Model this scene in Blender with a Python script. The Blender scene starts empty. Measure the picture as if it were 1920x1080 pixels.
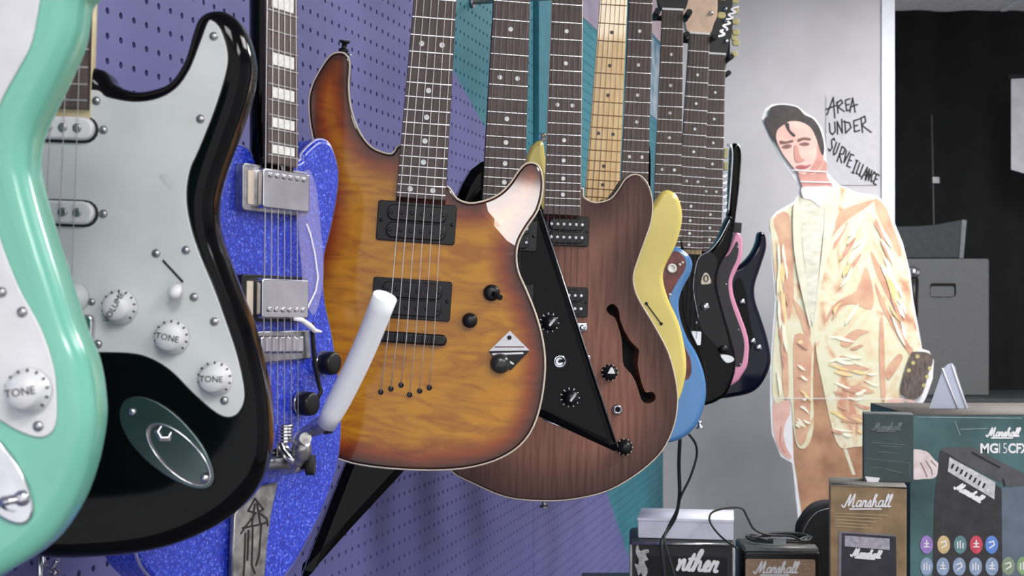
import bpy, math, random
from mathutils import Vector, Matrix
from mathutils.geometry import tessellate_polygon, delaunay_2d_cdt
random.seed(7)
scene = bpy.context.scene
COL = scene.collection

# ------------------------------------------------------------------ camera, world, exposure
F = 2580.0            # focal length in pixels of the 1920-wide frame
HZ = 560.0            # row of the horizon
EYE = 1.5             # camera height, metres
cam_data = bpy.data.cameras.new('camera')
cam = bpy.data.objects.new('camera', cam_data)
COL.objects.link(cam)
cam.location = (0, 0, EYE)
cam.rotation_euler = (math.pi / 2, 0, 0)
cam_data.sensor_width = 36
cam_data.lens = 36 * F / 1920
cam_data.shift_y = (HZ - 540) / 1920
cam_data.clip_start = 0.05
cam_data.dof.use_dof = True
cam_data.dof.focus_distance = 1.75
cam_data.dof.aperture_fstop = 16
scene.camera = cam
vs = scene.view_settings
vs.view_transform = 'Standard'
vs.look = 'None'
vs.gamma = 1
vs.use_curve_mapping = False
vs.exposure = 0.55
world = bpy.data.worlds.new('shop_ambience')
scene.world = world
world.use_nodes = True
world.node_tree.nodes['Background'].inputs[0].default_value = (0.96, 0.97, 1.0, 1)
world.node_tree.nodes['Background'].inputs[1].default_value = 0.9
LAMP = 17.0           # strength of the fluorescent diffusers
CEIL = 2.75
# ceiling lamps: x, y, width, depth
LAMPS = [(0.35, -1.3, 0.6, 1.2), (1.7, 1.5, 0.6, 1.2), (1.6, 3.5, 0.6, 1.2), (1.7, -1.3, 0.6, 1.2)]  # unseen panels; behind-camera and back-wall ones added to brighten guitars and standee

# ------------------------------------------------------------------ helpers
def lin(c):
    c = c / 255.0
    return c / 12.92 if c <= 0.04045 else ((c + 0.055) / 1.055) ** 2.4

def rgb(t):
    return (lin(t[0]), lin(t[1]), lin(t[2]), 1.0)

MATS = {}
def mk(name, col, rough=0.5, metal=0.0, coat=0.0, var=0.08, scale=40.0, bump=0.0, col2=None, trans=0.0, stretch=None, spec=None, alpha=1.0, detail=3.0):
    if name in MATS:
        return MATS[name]
    m = bpy.data.materials.new(name)
    m.use_nodes = True
    nt = m.node_tree
    b = nt.nodes['Principled BSDF']
    b.inputs['Roughness'].default_value = rough
    b.inputs['Metallic'].default_value = metal
    b.inputs['Coat Weight'].default_value = coat
    b.inputs['Coat Roughness'].default_value = 0.05
    b.inputs['Transmission Weight'].default_value = trans
    b.inputs['Alpha'].default_value = alpha
    if spec is not None:
        b.inputs['Specular IOR Level'].default_value = spec
    tc = nt.nodes.new('ShaderNodeTexCoord')
    mp = nt.nodes.new('ShaderNodeMapping')
    nt.links.new(tc.outputs['Object'], mp.inputs[0])
    if stretch:
        mp.inputs['Scale'].default_value = stretch
    nz = nt.nodes.new('ShaderNodeTexNoise')
    nz.inputs['Scale'].default_value = scale
    nz.inputs['Detail'].default_value = detail
    nt.links.new(mp.outputs[0], nz.inputs['Vector'])
    rp = nt.nodes.new('ShaderNodeValToRGB')
    c = rgb(col)
    if col2 is None:
        lo = tuple(max(0, v * (1 - var * 2)) for v in c[:3]) + (1,)
        hi = tuple(min(1, v * (1 + var * 2)) for v in c[:3]) + (1,)
    else:
        lo, hi = c, rgb(col2)
    rp.color_ramp.elements[0].color = lo
    rp.color_ramp.elements[1].color = hi
    rp.color_ramp.elements[0].position = 0.32
    rp.color_ramp.elements[1].position = 0.68
    nt.links.new(nz.outputs[0], rp.inputs[0])
    nt.links.new(rp.outputs[0], b.inputs['Base Color'])
    if bump:
        bp = nt.nodes.new('ShaderNodeBump')
        bp.inputs['Strength'].default_value = bump
        bp.inputs['Distance'].default_value = 0.002
        nt.links.new(nz.outputs[0], bp.inputs['Height'])
        nt.links.new(bp.outputs[0], b.inputs['Normal'])
    MATS[name] = m
    return m

def tag(o, label=None, cat=None, group=None, kind=None):
    if label: o['label'] = label
    if cat: o['category'] = cat
    if group: o['group'] = group
    if kind: o['kind'] = kind
    return o

def link(name, me, mat=None, parent=None, loc=(0, 0, 0), rot=None, scale=None):
    o = bpy.data.objects.new(name, me)
    COL.objects.link(o)
    if mat is not None and len(me.materials) == 0:
        me.materials.append(mat)
    if parent is not None:
        o.parent = parent
    o.location = loc
    if rot is not None: o.rotation_euler = rot
    if scale is not None: o.scale = scale
    return o

def mesh(name, v, f, smooth=None):
    me = bpy.data.meshes.new(name)
    me.from_pydata([tuple(p) for p in v], [], f)
    if smooth is True:
        me.polygons.foreach_set('use_smooth', [True] * len(me.polygons))
    elif smooth is not None:
        me.polygons.foreach_set('use_smooth', smooth)
    me.update()
    return me

def area2(p):
    return sum(p[i][0] * p[(i + 1) % len(p)][1] - p[(i + 1) % len(p)][0] * p[i][1] for i in range(len(p)))

def smooth_closed(pts, n=5):
    out = []
    m = len(pts)
    for i in range(m):
        p0, p1, p2, p3 = pts[i - 1], pts[i], pts[(i + 1) % m], pts[(i + 2) % m]
        for k in range(n):
            t = k / n
            out.append(tuple(0.5 * (2 * p1[j] + (p2[j] - p0[j]) * t + (2 * p0[j] - 5 * p1[j] + 4 * p2[j] - p3[j]) * t * t
                             + (3 * p1[j] - p0[j] - 3 * p2[j] + p3[j]) * t ** 3) for j in (0, 1)))
    return out

def smooth_open(pts, n=6):
    out = []
    m = len(pts)
    d = len(pts[0])
    for i in range(m - 1):
        p0, p1, p2, p3 = pts[max(i - 1, 0)], pts[i], pts[i + 1], pts[min(i + 2, m - 1)]
        for k in range(n):
            t = k / n
            out.append(tuple(0.5 * (2 * p1[j] + (p2[j] - p0[j]) * t + (2 * p0[j] - 5 * p1[j] + 4 * p2[j] - p3[j]) * t * t
                             + (3 * p1[j] - p0[j] - 3 * p2[j] + p3[j]) * t ** 3) for j in range(d)))
    out.append(tuple(pts[-1]))
    return out

def inside(p, poly):
    x, y = p
    r = False
    n = len(poly)
    for i in range(n):
        x1, y1 = poly[i]; x2, y2 = poly[(i + 1) % n]
        if (y1 > y) != (y2 > y) and x < (x2 - x1) * (y - y1) / (y2 - y1) + x1:
            r = not r
    return r

def seg_dist(p, a, b):
    ax, ay = a; bx, by = b
    dx, dy = bx - ax, by - ay
    l = dx * dx + dy * dy
    t = 0 if l == 0 else max(0, min(1, ((p[0] - ax) * dx + (p[1] - ay) * dy) / l))
    return math.hypot(p[0] - ax - t * dx, p[1] - ay - t * dy)

def offset_in(pts, d):
    n = len(pts)
    out = []
    for i in range(n):
        a, b, c = pts[i - 1], pts[i], pts[(i + 1) % n]
        e1 = Vector((b[0] - a[0], b[1] - a[1])); e2 = Vector((c[0] - b[0], c[1] - b[1]))
        if e1.length < 1e-9 or e2.length < 1e-9:
            out.append(b); continue
        e1.normalize(); e2.normalize()
        n1 = Vector((-e1.y, e1.x)); n2 = Vector((-e2.y, e2.x))
        m = n1 + n2
        if m.length < 1e-6: m = n1
        m.normalize()
        k = min(2.2, 1.0 / max(0.3, m.dot(n1)))
        out.append((b[0] + m.x * d * k, b[1] + m.y * d * k))
    return out

def slab_mesh(name, pts, z0, z1, r=0.0, rb=None, seg=4, grid=None, holes=(), hole_depth=0.02, chamfer=False):
    """prism between z0 and z1 over a closed outline, rounded along its front and back edge"""
    pts = [tuple(p) for p in pts]
    if area2(pts) < 0: pts = pts[::-1]
    if rb is None: rb = r
    n = len(pts)
    rings = []
    if rb > 0:
        for k in range(seg):
            a = math.pi / 2 * k / seg
            rings.append((rb * (1 - math.sin(a)) if not chamfer else rb * (1 - k / seg), z0 + (rb * (1 - math.cos(a)) if not chamfer else rb * k / seg * .6)))
    rings.append((0, z0 + rb * (1 if not chamfer else .6)))
    rings.append((0, z1 - r * (1 if not chamfer else .6)))
    if r > 0:
        for k in range(1, seg + 1):
            a = math.pi / 2 * k / seg
            rings.append((r * (1 - math.cos(a)) if not chamfer else r * k / seg, z1 - r * (1 - math.sin(a)) if not chamfer else z1 - r * .6 * (1 - k / seg)))
    v, f, sm = [], [], []
    top = None
    for d, z in rings:
        q = offset_in(pts, d) if d > 0 else pts
        v += [(p[0], p[1], z) for p in q]
        top = q
    for k in range(len(rings) - 1):
        for i in range(n):
            j = (i + 1) % n
            f.append((k * n + i, k * n + j, (k + 1) * n + j, (k + 1) * n + i)); sm.append(not chamfer)
    base_top = (len(rings) - 1) * n
    bot = offset_in(pts, rings[0][0]) if rings[0][0] > 0 else pts
    for t in tessellate_polygon([[Vector((p[0], p[1], 0)) for p in bot]]):
        a = [v[i] for i in t]
        ar = area2([(q[0], q[1]) for q in a])
        f.append(tuple(t) if ar < 0 else tuple(reversed(t))); sm.append(False)
    if grid or holes:
        vv = [Vector(p) for p in top]
        ed = [(i, (i + 1) % n) for i in range(n)]
        for h in holes:
            s = len(vv)
            vv += [Vector(p) for p in h]
            ed += [(s + i, s + (i + 1) % len(h)) for i in range(len(h))]
        if grid:
            xs = [p[0] for p in top]; ys = [p[1] for p in top]
            y = min(ys) + grid * .5
            while y < max(ys):
                x = min(xs) + grid * .5
                while x < max(xs):
                    if inside((x, y), top) and min(seg_dist((x, y), top[i], top[(i + 1) % n]) for i in range(n)) > grid * .35:
                        vv.append(Vector((x, y)))
                    x += grid
                y += grid
        res = delaunay_2d_cdt(vv, ed, [], 0, 1e-6)
        off = len(v)
        v += [(p[0], p[1], z1) for p in res[0]]
        for t in res[2]:
            c = (sum(res[0][i][0] for i in t) / 3, sum(res[0][i][1] for i in t) / 3)
            if not inside(c, top) or any(inside(c, h) for h in holes): continue
            q = [off + i for i in t]
            if area2([(v[i][0], v[i][1]) for i in q]) < 0: q.reverse()
            f.append(tuple(q)); sm.append(False)
        for h in holes:
            h = h if area2(h) > 0 else h[::-1]
            s = len(v)
            v += [(p[0], p[1], z1) for p in h] + [(p[0], p[1], z1 - hole_depth) for p in h]
            L = len(h)
            for i in range(L):
                j = (i + 1) % L
                f.append((s + j, s + i, s + L + i, s + L + j)); sm.append(False)
            f.append(tuple(s + L + i for i in range(L))); sm.append(False)
    else:
        for t in tessellate_polygon([[Vector((p[0], p[1], 0)) for p in top]]):
            q = [base_top + i for i in t]
            if area2([(v[i][0], v[i][1]) for i in q]) < 0: q.reverse()
            f.append(tuple(q)); sm.append(False)
    me = mesh(name, v, f, sm)
    if grid:
        at = me.attributes.new('edge', 'FLOAT', 'POINT')
        vals = []
        for p in v:
            vals.append(min(seg_dist((p[0], p[1]), pts[i], pts[(i + 1) % n]) for i in range(n)))
        at.data.foreach_set('value', vals)
    return me

def slab(name, pts, z0, z1, mat, parent, **k):
    return link(name, slab_mesh(name, pts, z0, z1, **k), mat, parent)

def rrect(cx, cy, w, h, r=0.003, n=4, ang=0.0):
    r = min(r, w / 2 - 1e-5, h / 2 - 1e-5)
    out = []
    for (sx, sy, a0) in ((1, 1, 0), (-1, 1, 90), (-1, -1, 180), (1, -1, 270)):
        for k in range(n + 1):
            a = math.radians(a0 + 90 * k / n)
            out.append((sx * (w / 2 - r) + r * math.cos(a), sy * (h / 2 - r) + r * math.sin(a)))
    c, s = math.cos(ang), math.sin(ang)
    return [(cx + x * c - y * s, cy + x * s + y * c) for x, y in out]

def ellipse(cx, cy, a, b, n=28, ang=0.0):
    c, s = math.cos(ang), math.sin(ang)
    out = []
    for k in range(n):
        t = 2 * math.pi * k / n
        x, y = a * math.cos(t), b * math.sin(t)
        out.append((cx + x * c - y * s, cy + x * s + y * c))
    return out

def lathe_mesh(name, prof, seg=20, smooth=True):
    v, f = [], []
    for (r, z) in prof:
        for k in range(seg):
            a = 2 * math.pi * k / seg
            v.append((r * math.cos(a), r * math.sin(a), z))
    for i in range(len(prof) - 1):
        for k in range(seg):
            j = (k + 1) % seg
            f.append((i * seg + k, i * seg + j, (i + 1) * seg + j, (i + 1) * seg + k))
    f.append(tuple(reversed(range(seg))))
    f.append(tuple((len(prof) - 1) * seg + k for k in range(seg)))
    sm = [smooth] * (len(f) - 2) + [False, False]
    me = mesh(name, v, f, sm)
    return me

def tube_mesh(name, pts, r, seg=8, closed=False, smooth=True):
    pts = [Vector(p) for p in pts]
    n = len(pts)
    rs = r if isinstance(r, (list, tuple)) else [r] * n
    v, f = [], []
    up = None
    for i in range(n):
        if closed: t = pts[(i + 1) % n] - pts[i - 1]
        else: t = pts[min(i + 1, n - 1)] - pts[max(i - 1, 0)]
        t.normalize()
        if up is None:
            up = Vector((0, 0, 1)) if abs(t.z) < 0.9 else Vector((1, 0, 0))
        a = t.cross(up)
        if a.length < 1e-6: a = t.orthogonal()
        a.normalize()
        b = a.cross(t).normalized()
        up = b
        for k in range(seg):
            q = 2 * math.pi * k / seg
            v.append(pts[i] + a * (rs[i] * math.cos(q)) + b * (rs[i] * math.sin(q)))
    m = n if closed else n - 1
    for i in range(m):
        for k in range(seg):
            j = (k + 1) % seg
            i2 = (i + 1) % n
            f.append((i * seg + j, i * seg + k, i2 * seg + k, i2 * seg + j))
    sm = [smooth] * len(f)
    if not closed:
        f.append(tuple(range(seg))); f.append(tuple(reversed([(n - 1) * seg + k for k in range(seg)])))
        sm += [False, False]
    return mesh(name, v, f, sm)

def tube(name, pts, r, mat, parent=None, **k):
    return link(name, tube_mesh(name, pts, r, **k), mat, parent)

def box_mesh(name, x0, x1, y0, y1, z0, z1, bev=0.0):
    if bev <= 0:
        v = [(x0, y0, z0), (x1, y0, z0), (x1, y1, z0), (x0, y1, z0), (x0, y0, z1), (x1, y0, z1), (x1, y1, z1), (x0, y1, z1)]
        f = [(3, 2, 1, 0), (4, 5, 6, 7), (0, 1, 5, 4), (1, 2, 6, 5), (2, 3, 7, 6), (3, 0, 4, 7)]
        return mesh(name, v, f)
    return slab_mesh(name, rrect((x0 + x1) / 2, (y0 + y1) / 2, x1 - x0, y1 - y0, bev * 1.5), z0, z1, r=bev, seg=3)

def box(name, x0, x1, y0, y1, z0, z1, mat, parent=None, bev=0.0):
    return link(name, box_mesh(name, x0, x1, y0, y1, z0, z1, bev), mat, parent)

def strokes_mesh(name, lines, w, z, th=0.0004):
    """pen strokes: a ribbon along each polyline with round ends and joints"""
    v, f = [], []
    def face(q):
        s = len(v)
        m = len(q)
        if area2(q) < 0: q = q[::-1]
        zt = z + th + len(f) * 3e-7
        v.extend([(p[0], p[1], z) for p in q]); v.extend([(p[0], p[1], zt) for p in q])
        f.append(tuple(s + m + i for i in range(m)))
        for i in range(m):
            j = (i + 1) % m
            f.append((s + i, s + j, s + m + j, s + m + i))
    for ln in lines:
        for i in range(len(ln) - 1):
            a, b = Vector(ln[i]), Vector(ln[i + 1])
            d = b - a
            if d.length < 1e-9: continue
            d.normalize()
            n = Vector((-d.y, d.x)) * (w / 2)
            face([tuple(a + n), tuple(b + n), tuple(b - n), tuple(a - n)])
        for p in ln:
            face([(p[0] + w / 2 * math.cos(k * math.pi / 4), p[1] + w / 2 * math.sin(k * math.pi / 4)) for k in range(8)])
    return mesh(name, v, f)

def text_mesh(name, s, size, shear=0.0, extrude=0.0003, align='CENTER', spacing=1.0, bold=0.0):
    cu = bpy.data.curves.new(name, 'FONT')
    cu.body = s; cu.size = size; cu.shear = shear; cu.extrude = extrude
    cu.align_x = align; cu.align_y = 'CENTER'; cu.space_character = spacing; cu.offset = bold
    cu.resolution_u = 3
    t = bpy.data.objects.new(name, cu)
    COL.objects.link(t)
    dg = bpy.context.evaluated_depsgraph_get()
    me = bpy.data.meshes.new_from_object(t.evaluated_get(dg))
    bpy.data.objects.remove(t)
    me.name = name
    return me

def P(px, py, D):
    return Vector(((px - 960) / F * D, D, EYE - (py - HZ) / F * D))

class Frame:
    """a thing with a flat front: its own position, yaw and lean in the room; local x right, y up, z out of the front"""
    def __init__(s, name, px, py, D, yaw=0.0, roll=0.0, label=None, cat=None, group=None):
        a, r = math.radians(yaw), math.radians(roll)
        ex0 = Vector((math.cos(a), math.sin(a), 0)); ey0 = Vector((0, 0, 1))
        s.ez = Vector((math.sin(a), -math.cos(a), 0))
        s.ey = ey0 * math.cos(r) + ex0 * math.sin(r)
        s.ex = ex0 * math.cos(r) - ey0 * math.sin(r)
        s.o = P(px, py, D)
        s.root = bpy.data.objects.new(name, None)
        COL.objects.link(s.root)
        s.root.empty_display_size = 0.05
        M = Matrix((s.ex, s.ey, s.ez)).transposed().to_4x4()
        M.translation = s.o
        s.root.matrix_world = M
        tag(s.root, label, cat, group)
    def uv(s, px, py, h=0.0):
        d = Vector(((px - 960) / F, 1, -(py - HZ) / F))
        c = Vector((0, 0, EYE))
        p0 = s.o + s.ez * h
        t = (p0 - c).dot(s.ez) / d.dot(s.ez)
        q = c + d * t - s.o
        return (q.dot(s.ex), q.dot(s.ey))
    def uvs(s, pts, h=0.0):
        return [s.uv(p[0], p[1], h) for p in pts]
    def world(s, x, y, z=0.0):
        return s.o + s.ex * x + s.ey * y + s.ez * z

# ------------------------------------------------------------------ materials
M_white = mk('white_plastic', (214, 214, 216), .35, var=.03)
M_guard = mk('worn_white_pickguard', (202, 205, 205), .38, var=.05, scale=14)
M_chrome = mk('chrome', (205, 205, 210), .16, metal=1, var=.05)
M_steel = mk('brushed_steel', (170, 170, 172), .34, metal=1, var=.12, scale=120)
M_cast = mk('cast_aluminium', (176, 174, 170), .42, metal=1, var=.2, scale=90, bump=.3)
M_black = mk('black_lacquer', (4, 4, 5), .07, coat=.0, var=.1, spec=.16)
M_blackp = mk('black_plastic', (18, 18, 20), .36, var=.1, spec=.35)
M_rubber = mk('black_rubber', (22, 22, 23), .7, var=.15)
M_dark = mk('matt_black', (10, 10, 11), .9, var=.2)
M_rose = mk('rosewood', (68, 55, 52), .55, col2=(92, 77, 73), scale=60, stretch=(6, .5, 1))
M_rose2 = mk('brown_rosewood', (70, 58, 52), .55, col2=(92, 77, 69), scale=60, stretch=(6, .5, 1))
M_maple = mk('lacquered_maple', (222, 178, 108), .3, coat=.4, col2=(236, 202, 140), scale=40, stretch=(4, .5, 1))
M_pmaple = mk('pale_maple', (208, 184, 140), .45, col2=(224, 202, 160), scale=40, stretch=(4, .5, 1))
M_mahog = mk('mahogany', (60, 32, 24), .4, coat=.3, col2=(84, 45, 33), scale=40, stretch=(4, .5, 1))
M_fret = mk('fret_wire', (214, 212, 214), .28, metal=1, var=.05)
M_dot = mk('pearl_inlay', (226, 228, 226), .3, var=.06, scale=200)
M_ddot = mk('dark_inlay', (60, 46, 34), .4)
M_string = mk('string_wire', (126, 118, 116), .4, metal=.7, var=.05)
M_bright = mk('bright_string_wire', (214, 208, 204), .45, metal=.3, var=.03)
M_dfret = mk('worn_brass_fret', (120, 88, 58), .4, metal=.8, var=.05)
M_cream = mk('cream_binding', (208, 196, 178), .4, var=.04)
M_amberp = mk('cream_tuner', (190, 180, 120), .35, var=.1)
M_foam = mk('white_sheath', (240, 241, 246), .6, var=.01)
M_print_w = mk('white_ink', (226, 226, 230), .6, var=.02)
M_print_k = mk('black_ink', (22, 22, 24), .7, var=.05)
M_sea = mk('seafoam_paint', (112, 184, 162), .2, coat=.35, var=.03, scale=12)
M_yel = mk('butter_yellow_paint', (222, 204, 108), .25, coat=.5, var=.04, scale=10)
M_sky = mk('lake_blue_paint', (74, 128, 186), .22, coat=.5, var=.04, scale=10)
M_pink = mk('shell_pink_paint', (226, 150, 182), .25, coat=.5, var=.04, scale=10)
M_navy = mk('navy_lacquer', (12, 10, 34), .07, coat=.0, var=.1, scale=10, spec=.3)
M_tort = mk('tortoiseshell', (70, 26, 24), .3, col2=(120, 56, 50), scale=50)
M_char = mk('charcoal_pickguard', (48, 46, 50), .3, var=.06, spec=.3)
M_teal = mk('teal_paint', (46, 122, 138), .55, var=.06, scale=30)

def wood_burst(name, c0, c1, rim, mid, w0, w1, wave):
    """figured top: grain colours in the middle, sprayed dark rim following the body's edge"""
    m = bpy.data.materials.new(name); m.use_nodes = True
    nt = m.node_tree; b = nt.nodes['Principled BSDF']
    b.inputs['Roughness'].default_value = .3 if wave else .5
    b.inputs['Coat Weight'].default_value = .75 if wave else .03
    b.inputs['Coat Roughness'].default_value = .06
    b.inputs['Specular IOR Level'].default_value = .2
    tc = nt.nodes.new('ShaderNodeTexCoord')
    mp = nt.nodes.new('ShaderNodeMapping')
    nt.links.new(tc.outputs['Object'], mp.inputs[0])
    nz = nt.nodes.new('ShaderNodeTexNoise')
    if wave:
        mp.inputs['Scale'].default_value = (9, 34, 1)
        mp.inputs['Rotation'].default_value = (0, 0, .15)
        nz.inputs['Scale'].default_value = 1.6
        nz.inputs['Distortion'].default_value = 1.6
        nz.inputs['Detail'].default_value = 4
    else:
        mp.inputs['Scale'].default_value = (60, 4, 1)
        nz.inputs['Scale'].default_value = 3
        nz.inputs['Detail'].default_value = 5
    nt.links.new(mp.outputs[0], nz.inputs['Vector'])
    rp = nt.nodes.new('ShaderNodeValToRGB')
    rp.color_ramp.elements[0].color = rgb(c0); rp.color_ramp.elements[0].position = .34
    rp.color_ramp.elements[1].color = rgb(c1); rp.color_ramp.elements[1].position = .58
    nt.links.new(nz.outputs[0], rp.inputs[0])
    at = nt.nodes.new('ShaderNodeAttribute'); at.attribute_name = 'edge'
    n2 = nt.nodes.new('ShaderNodeTexNoise'); n2.inputs['Scale'].default_value = 14
    nt.links.new(tc.outputs['Object'], n2.inputs['Vector'])
    ma = nt.nodes.new('ShaderNodeMath'); ma.operation = 'MULTIPLY_ADD'
    nt.links.new(n2.outputs[0], ma.inputs[0]); ma.inputs[1].default_value = .012; nt.links.new(at.outputs['Fac'], ma.inputs[2])
    mr = nt.nodes.new('ShaderNodeMapRange')
    nt.links.new(ma.outputs[0], mr.inputs['Value'])
    mr.inputs['From Min'].default_value = w0 + .006; mr.inputs['From Max'].default_value = w1 + .006
    r2 = nt.nodes.new('ShaderNodeValToRGB')
    e = r2.color_ramp.elements
    e[0].color = rgb(rim); e[0].position = 0
    e[1].color = (1, 1, 1, 1); e[1].position = 1
    k = e.new(.45); k.color = rgb(mid)
    nt.links.new(mr.outputs[0], r2.inputs[0])
    mx = nt.nodes.new('ShaderNodeMix'); mx.data_type = 'RGBA'; mx.blend_type = 'MULTIPLY'
    mx.inputs['Factor'].default_value = 1
    nt.links.new(rp.outputs[0], mx.inputs['A']); nt.links.new(r2.outputs[0], mx.inputs['B'])
    nt.links.new(mx.outputs['Result'], b.inputs['Base Color'])
    return m
M_amber = wood_burst('amber_flame_burst', (164, 98, 0), (196, 132, 0), (52, 22, 24), (190, 126, 100), .001, .036, True)
M_walnut = wood_burst('walnut_burst', (112, 74, 62), (134, 94, 80), (150, 158, 168), (196, 200, 205), .004, .07, False)

def sparkle():
    m = bpy.data.materials.new('blue_metal_flake'); m.use_nodes = True
    nt = m.node_tree; b = nt.nodes['Principled BSDF']
    b.inputs['Roughness'].default_value = .35; b.inputs['Coat Weight'].default_value = .4
    tc = nt.nodes.new('ShaderNodeTexCoord')
    vo = nt.nodes.new('ShaderNodeTexVoronoi'); vo.inputs['Scale'].default_value = 700
    nt.links.new(tc.outputs['Object'], vo.inputs['Vector'])
    rp = nt.nodes.new('ShaderNodeValToRGB'); e = rp.color_ramp.elements
    e[0].color = rgb((16, 32, 146)); e[0].position = .15
    e[1].color = rgb((130, 152, 246)); e[1].position = .97
    k = e.new(.7); k.color = rgb((38, 66, 206))
    nt.links.new(vo.outputs['Color'], rp.inputs[0])
    nt.links.new(rp.outputs[0], b.inputs['Base Color'])
    MATS['sparkle'] = m
    return m
M_spark = sparkle()

def film():
    m = bpy.data.materials.new('clear_film'); m.use_nodes = True
    nt = m.node_tree; b = nt.nodes['Principled BSDF']
    b.inputs['Base Color'].default_value = rgb((170, 165, 215)); b.inputs['Roughness'].default_value = .2
    nz = nt.nodes.new('ShaderNodeTexNoise'); nz.inputs['Scale'].default_value = 30
    mr = nt.nodes.new('ShaderNodeMapRange'); mr.inputs['To Min'].default_value = .18; mr.inputs['To Max'].default_value = .42
    nt.links.new(nz.outputs[0], mr.inputs['Value']); nt.links.new(mr.outputs[0], b.inputs['Alpha'])
    return m
M_film = film()

# ------------------------------------------------------------------ room
KW, CW = 0.271, -0.79                      # pegboard wall: X = KW * Y + CW
NRM = math.hypot(1, KW)
WT = Vector((KW, 1, 0)) / NRM              # along the pegboard wall, away from the camera
WN = Vector((1, -KW, 0)) / NRM             # out of the pegboard into the shop
YB = 4.9                                   # back wall
def wall_pt(Y, z, out=0.0):
    return Vector((KW * Y + CW, Y, z)) + WN * out

def peg_material():
    m = bpy.data.materials.new('painted_pegboard'); m.use_nodes = True
    nt = m.node_tree; b = nt.nodes['Principled BSDF']; b.inputs['Roughness'].default_value = .55
    tc = nt.nodes.new('ShaderNodeTexCoord'); sp = nt.nodes.new('ShaderNodeSeparateXYZ')
    nt.links.new(tc.outputs['Object'], sp.inputs[0])
    def line(D0, z0, k):      # z - (z0 + k*(D-D0)), D = x/NRM + 0.2
        a = nt.nodes.new('ShaderNodeMath'); a.operation = 'MULTIPLY_ADD'
        nt.links.new(sp.outputs['X'], a.inputs[0]); a.inputs[1].default_value = -k / NRM
        a.inputs[2].default_value = -(z0 + k * (0.2 - D0))
        c = nt.nodes.new('ShaderNodeMath'); c.operation = 'ADD'
        nt.links.new(a.outputs[0], c.inputs[0]); nt.links.new(sp.outputs['Y'], c.inputs[1])
        return c
    l1, l2 = line(2.534, 1.9125, -.407), line(2.739, 1.829, -.75)
    mxm = nt.nodes.new('ShaderNodeMath'); mxm.operation = 'MAXIMUM'
    nt.links.new(l1.outputs[0], mxm.inputs[0]); nt.links.new(l2.outputs[0], mxm.inputs[1])
    mr = nt.nodes.new('ShaderNodeMapRange'); mr.inputs['From Min'].default_value = -.003; mr.inputs['From Max'].default_value = .003
    nt.links.new(mxm.outputs[0], mr.inputs['Value'])
    nz = nt.nodes.new('ShaderNodeTexNoise'); nz.inputs['Scale'].default_value = 8
    nt.links.new(tc.outputs['Object'], nz.inputs['Vector'])
    def two(a, c):
        r = nt.nodes.new('ShaderNodeValToRGB')
        r.color_ramp.elements[0].color = rgb(a); r.color_ramp.elements[0].position = .35
        r.color_ramp.elements[1].color = rgb(c); r.color_ramp.elements[1].position = .65
        nt.links.new(nz.outputs[0], r.inputs[0]); return r
    pu, te = two((100, 101, 158), (107, 108, 165)), two((42, 116, 132), (52, 128, 142))
    mx = nt.nodes.new('ShaderNodeMix'); mx.data_type = 'RGBA'
    nt.links.new(mr.outputs[0], mx.inputs['Factor'])
    nt.links.new(pu.outputs[0], mx.inputs['A']); nt.links.new(te.outputs[0], mx.inputs['B'])
    nt.links.new(mx.outputs['Result'], b.inputs['Base Color'])
    return m
M_peg = peg_material()

def pegboard(name, s0, s1, z0, z1, parent):
    """a sheet with real punched holes on a one-inch grid"""
    g = 0.0254; R = 0.0036
    nx = int((s1 - s0) / g); nz = int((z1 - z0) / g)
    gx = (s1 - s0) / nx; gz = (z1 - z0) / nz
    v, f = [], []
    for j in range(nz + 1):
        for i in range(nx + 1):
            v.append((s0 + i * gx, z0 + j * gz, 0))
    W = nx + 1
    for j in range(nz):
        for i in range(nx):
            cx, cy = s0 + (i + .5) * gx, z0 + (j + .5) * gz
            s = len(v)
            for zz in (0, -.006):
                for k in range(8):
                    a = math.pi / 4 * k + math.pi / 8
                    v.append((cx + R * math.cos(a), cy + R * math.sin(a), zz))
            c = [j * W + i + 1 + W, j * W + i + W, j * W + i, j * W + i + 1]   # tr tl bl br
            f.append((c[0], c[1], s + 2, s + 1, s + 0)[:5] if False else (c[0], c[1], s + 2, s + 1))
            f.append((c[1], c[2], s + 4, s + 3)); f.append((c[1], s + 3, s + 2))
            f.append((c[2], c[3], s + 6, s + 5)); f.append((c[2], s + 5, s + 4))
            f.append((c[3], c[0], s + 0, s + 7)); f.append((c[3], s + 7, s + 6)); f.append((c[0], s + 1, s + 0))
            for k in range(8):
                q = (k + 1) % 8
                f.append((s + k, s + q, s + 8 + q, s + 8 + k))
    return link(name, mesh(name, v, f), M_peg, parent)

wall_left = bpy.data.objects.new('wall_left', None); COL.objects.link(wall_left)
Mw = Matrix((WT, Vector((0, 0, 1)), WN)).transposed().to_4x4(); Mw.translation = wall_pt(0.2, 0)
wall_left.matrix_world = Mw
tag(wall_left, 'purple and teal painted pegboard wall behind the guitars', None, None, 'structure')
SEAM = (3.092 - .2) * NRM
SEND = (YB - .2) * NRM
pegboard('pegboard_panel', 0, SEAM - .0015, .35, CEIL, wall_left)
pegboard('pegboard_panel', SEAM + .0015, SEND, .35, CEIL, wall_left)
box('backing', -.3, SEND, 0, CEIL, -.05, -.012, M_dark, wall_left)
box('lower_board', 0, SEND, 0, .35, -.006, 0, mk('purple_paint', (110, 105, 175), .55), wall_left)
box('batten', SEAM + .004, SEAM + .13, 1.70, CEIL, .0005, .012, M_teal, wall_left)

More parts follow.
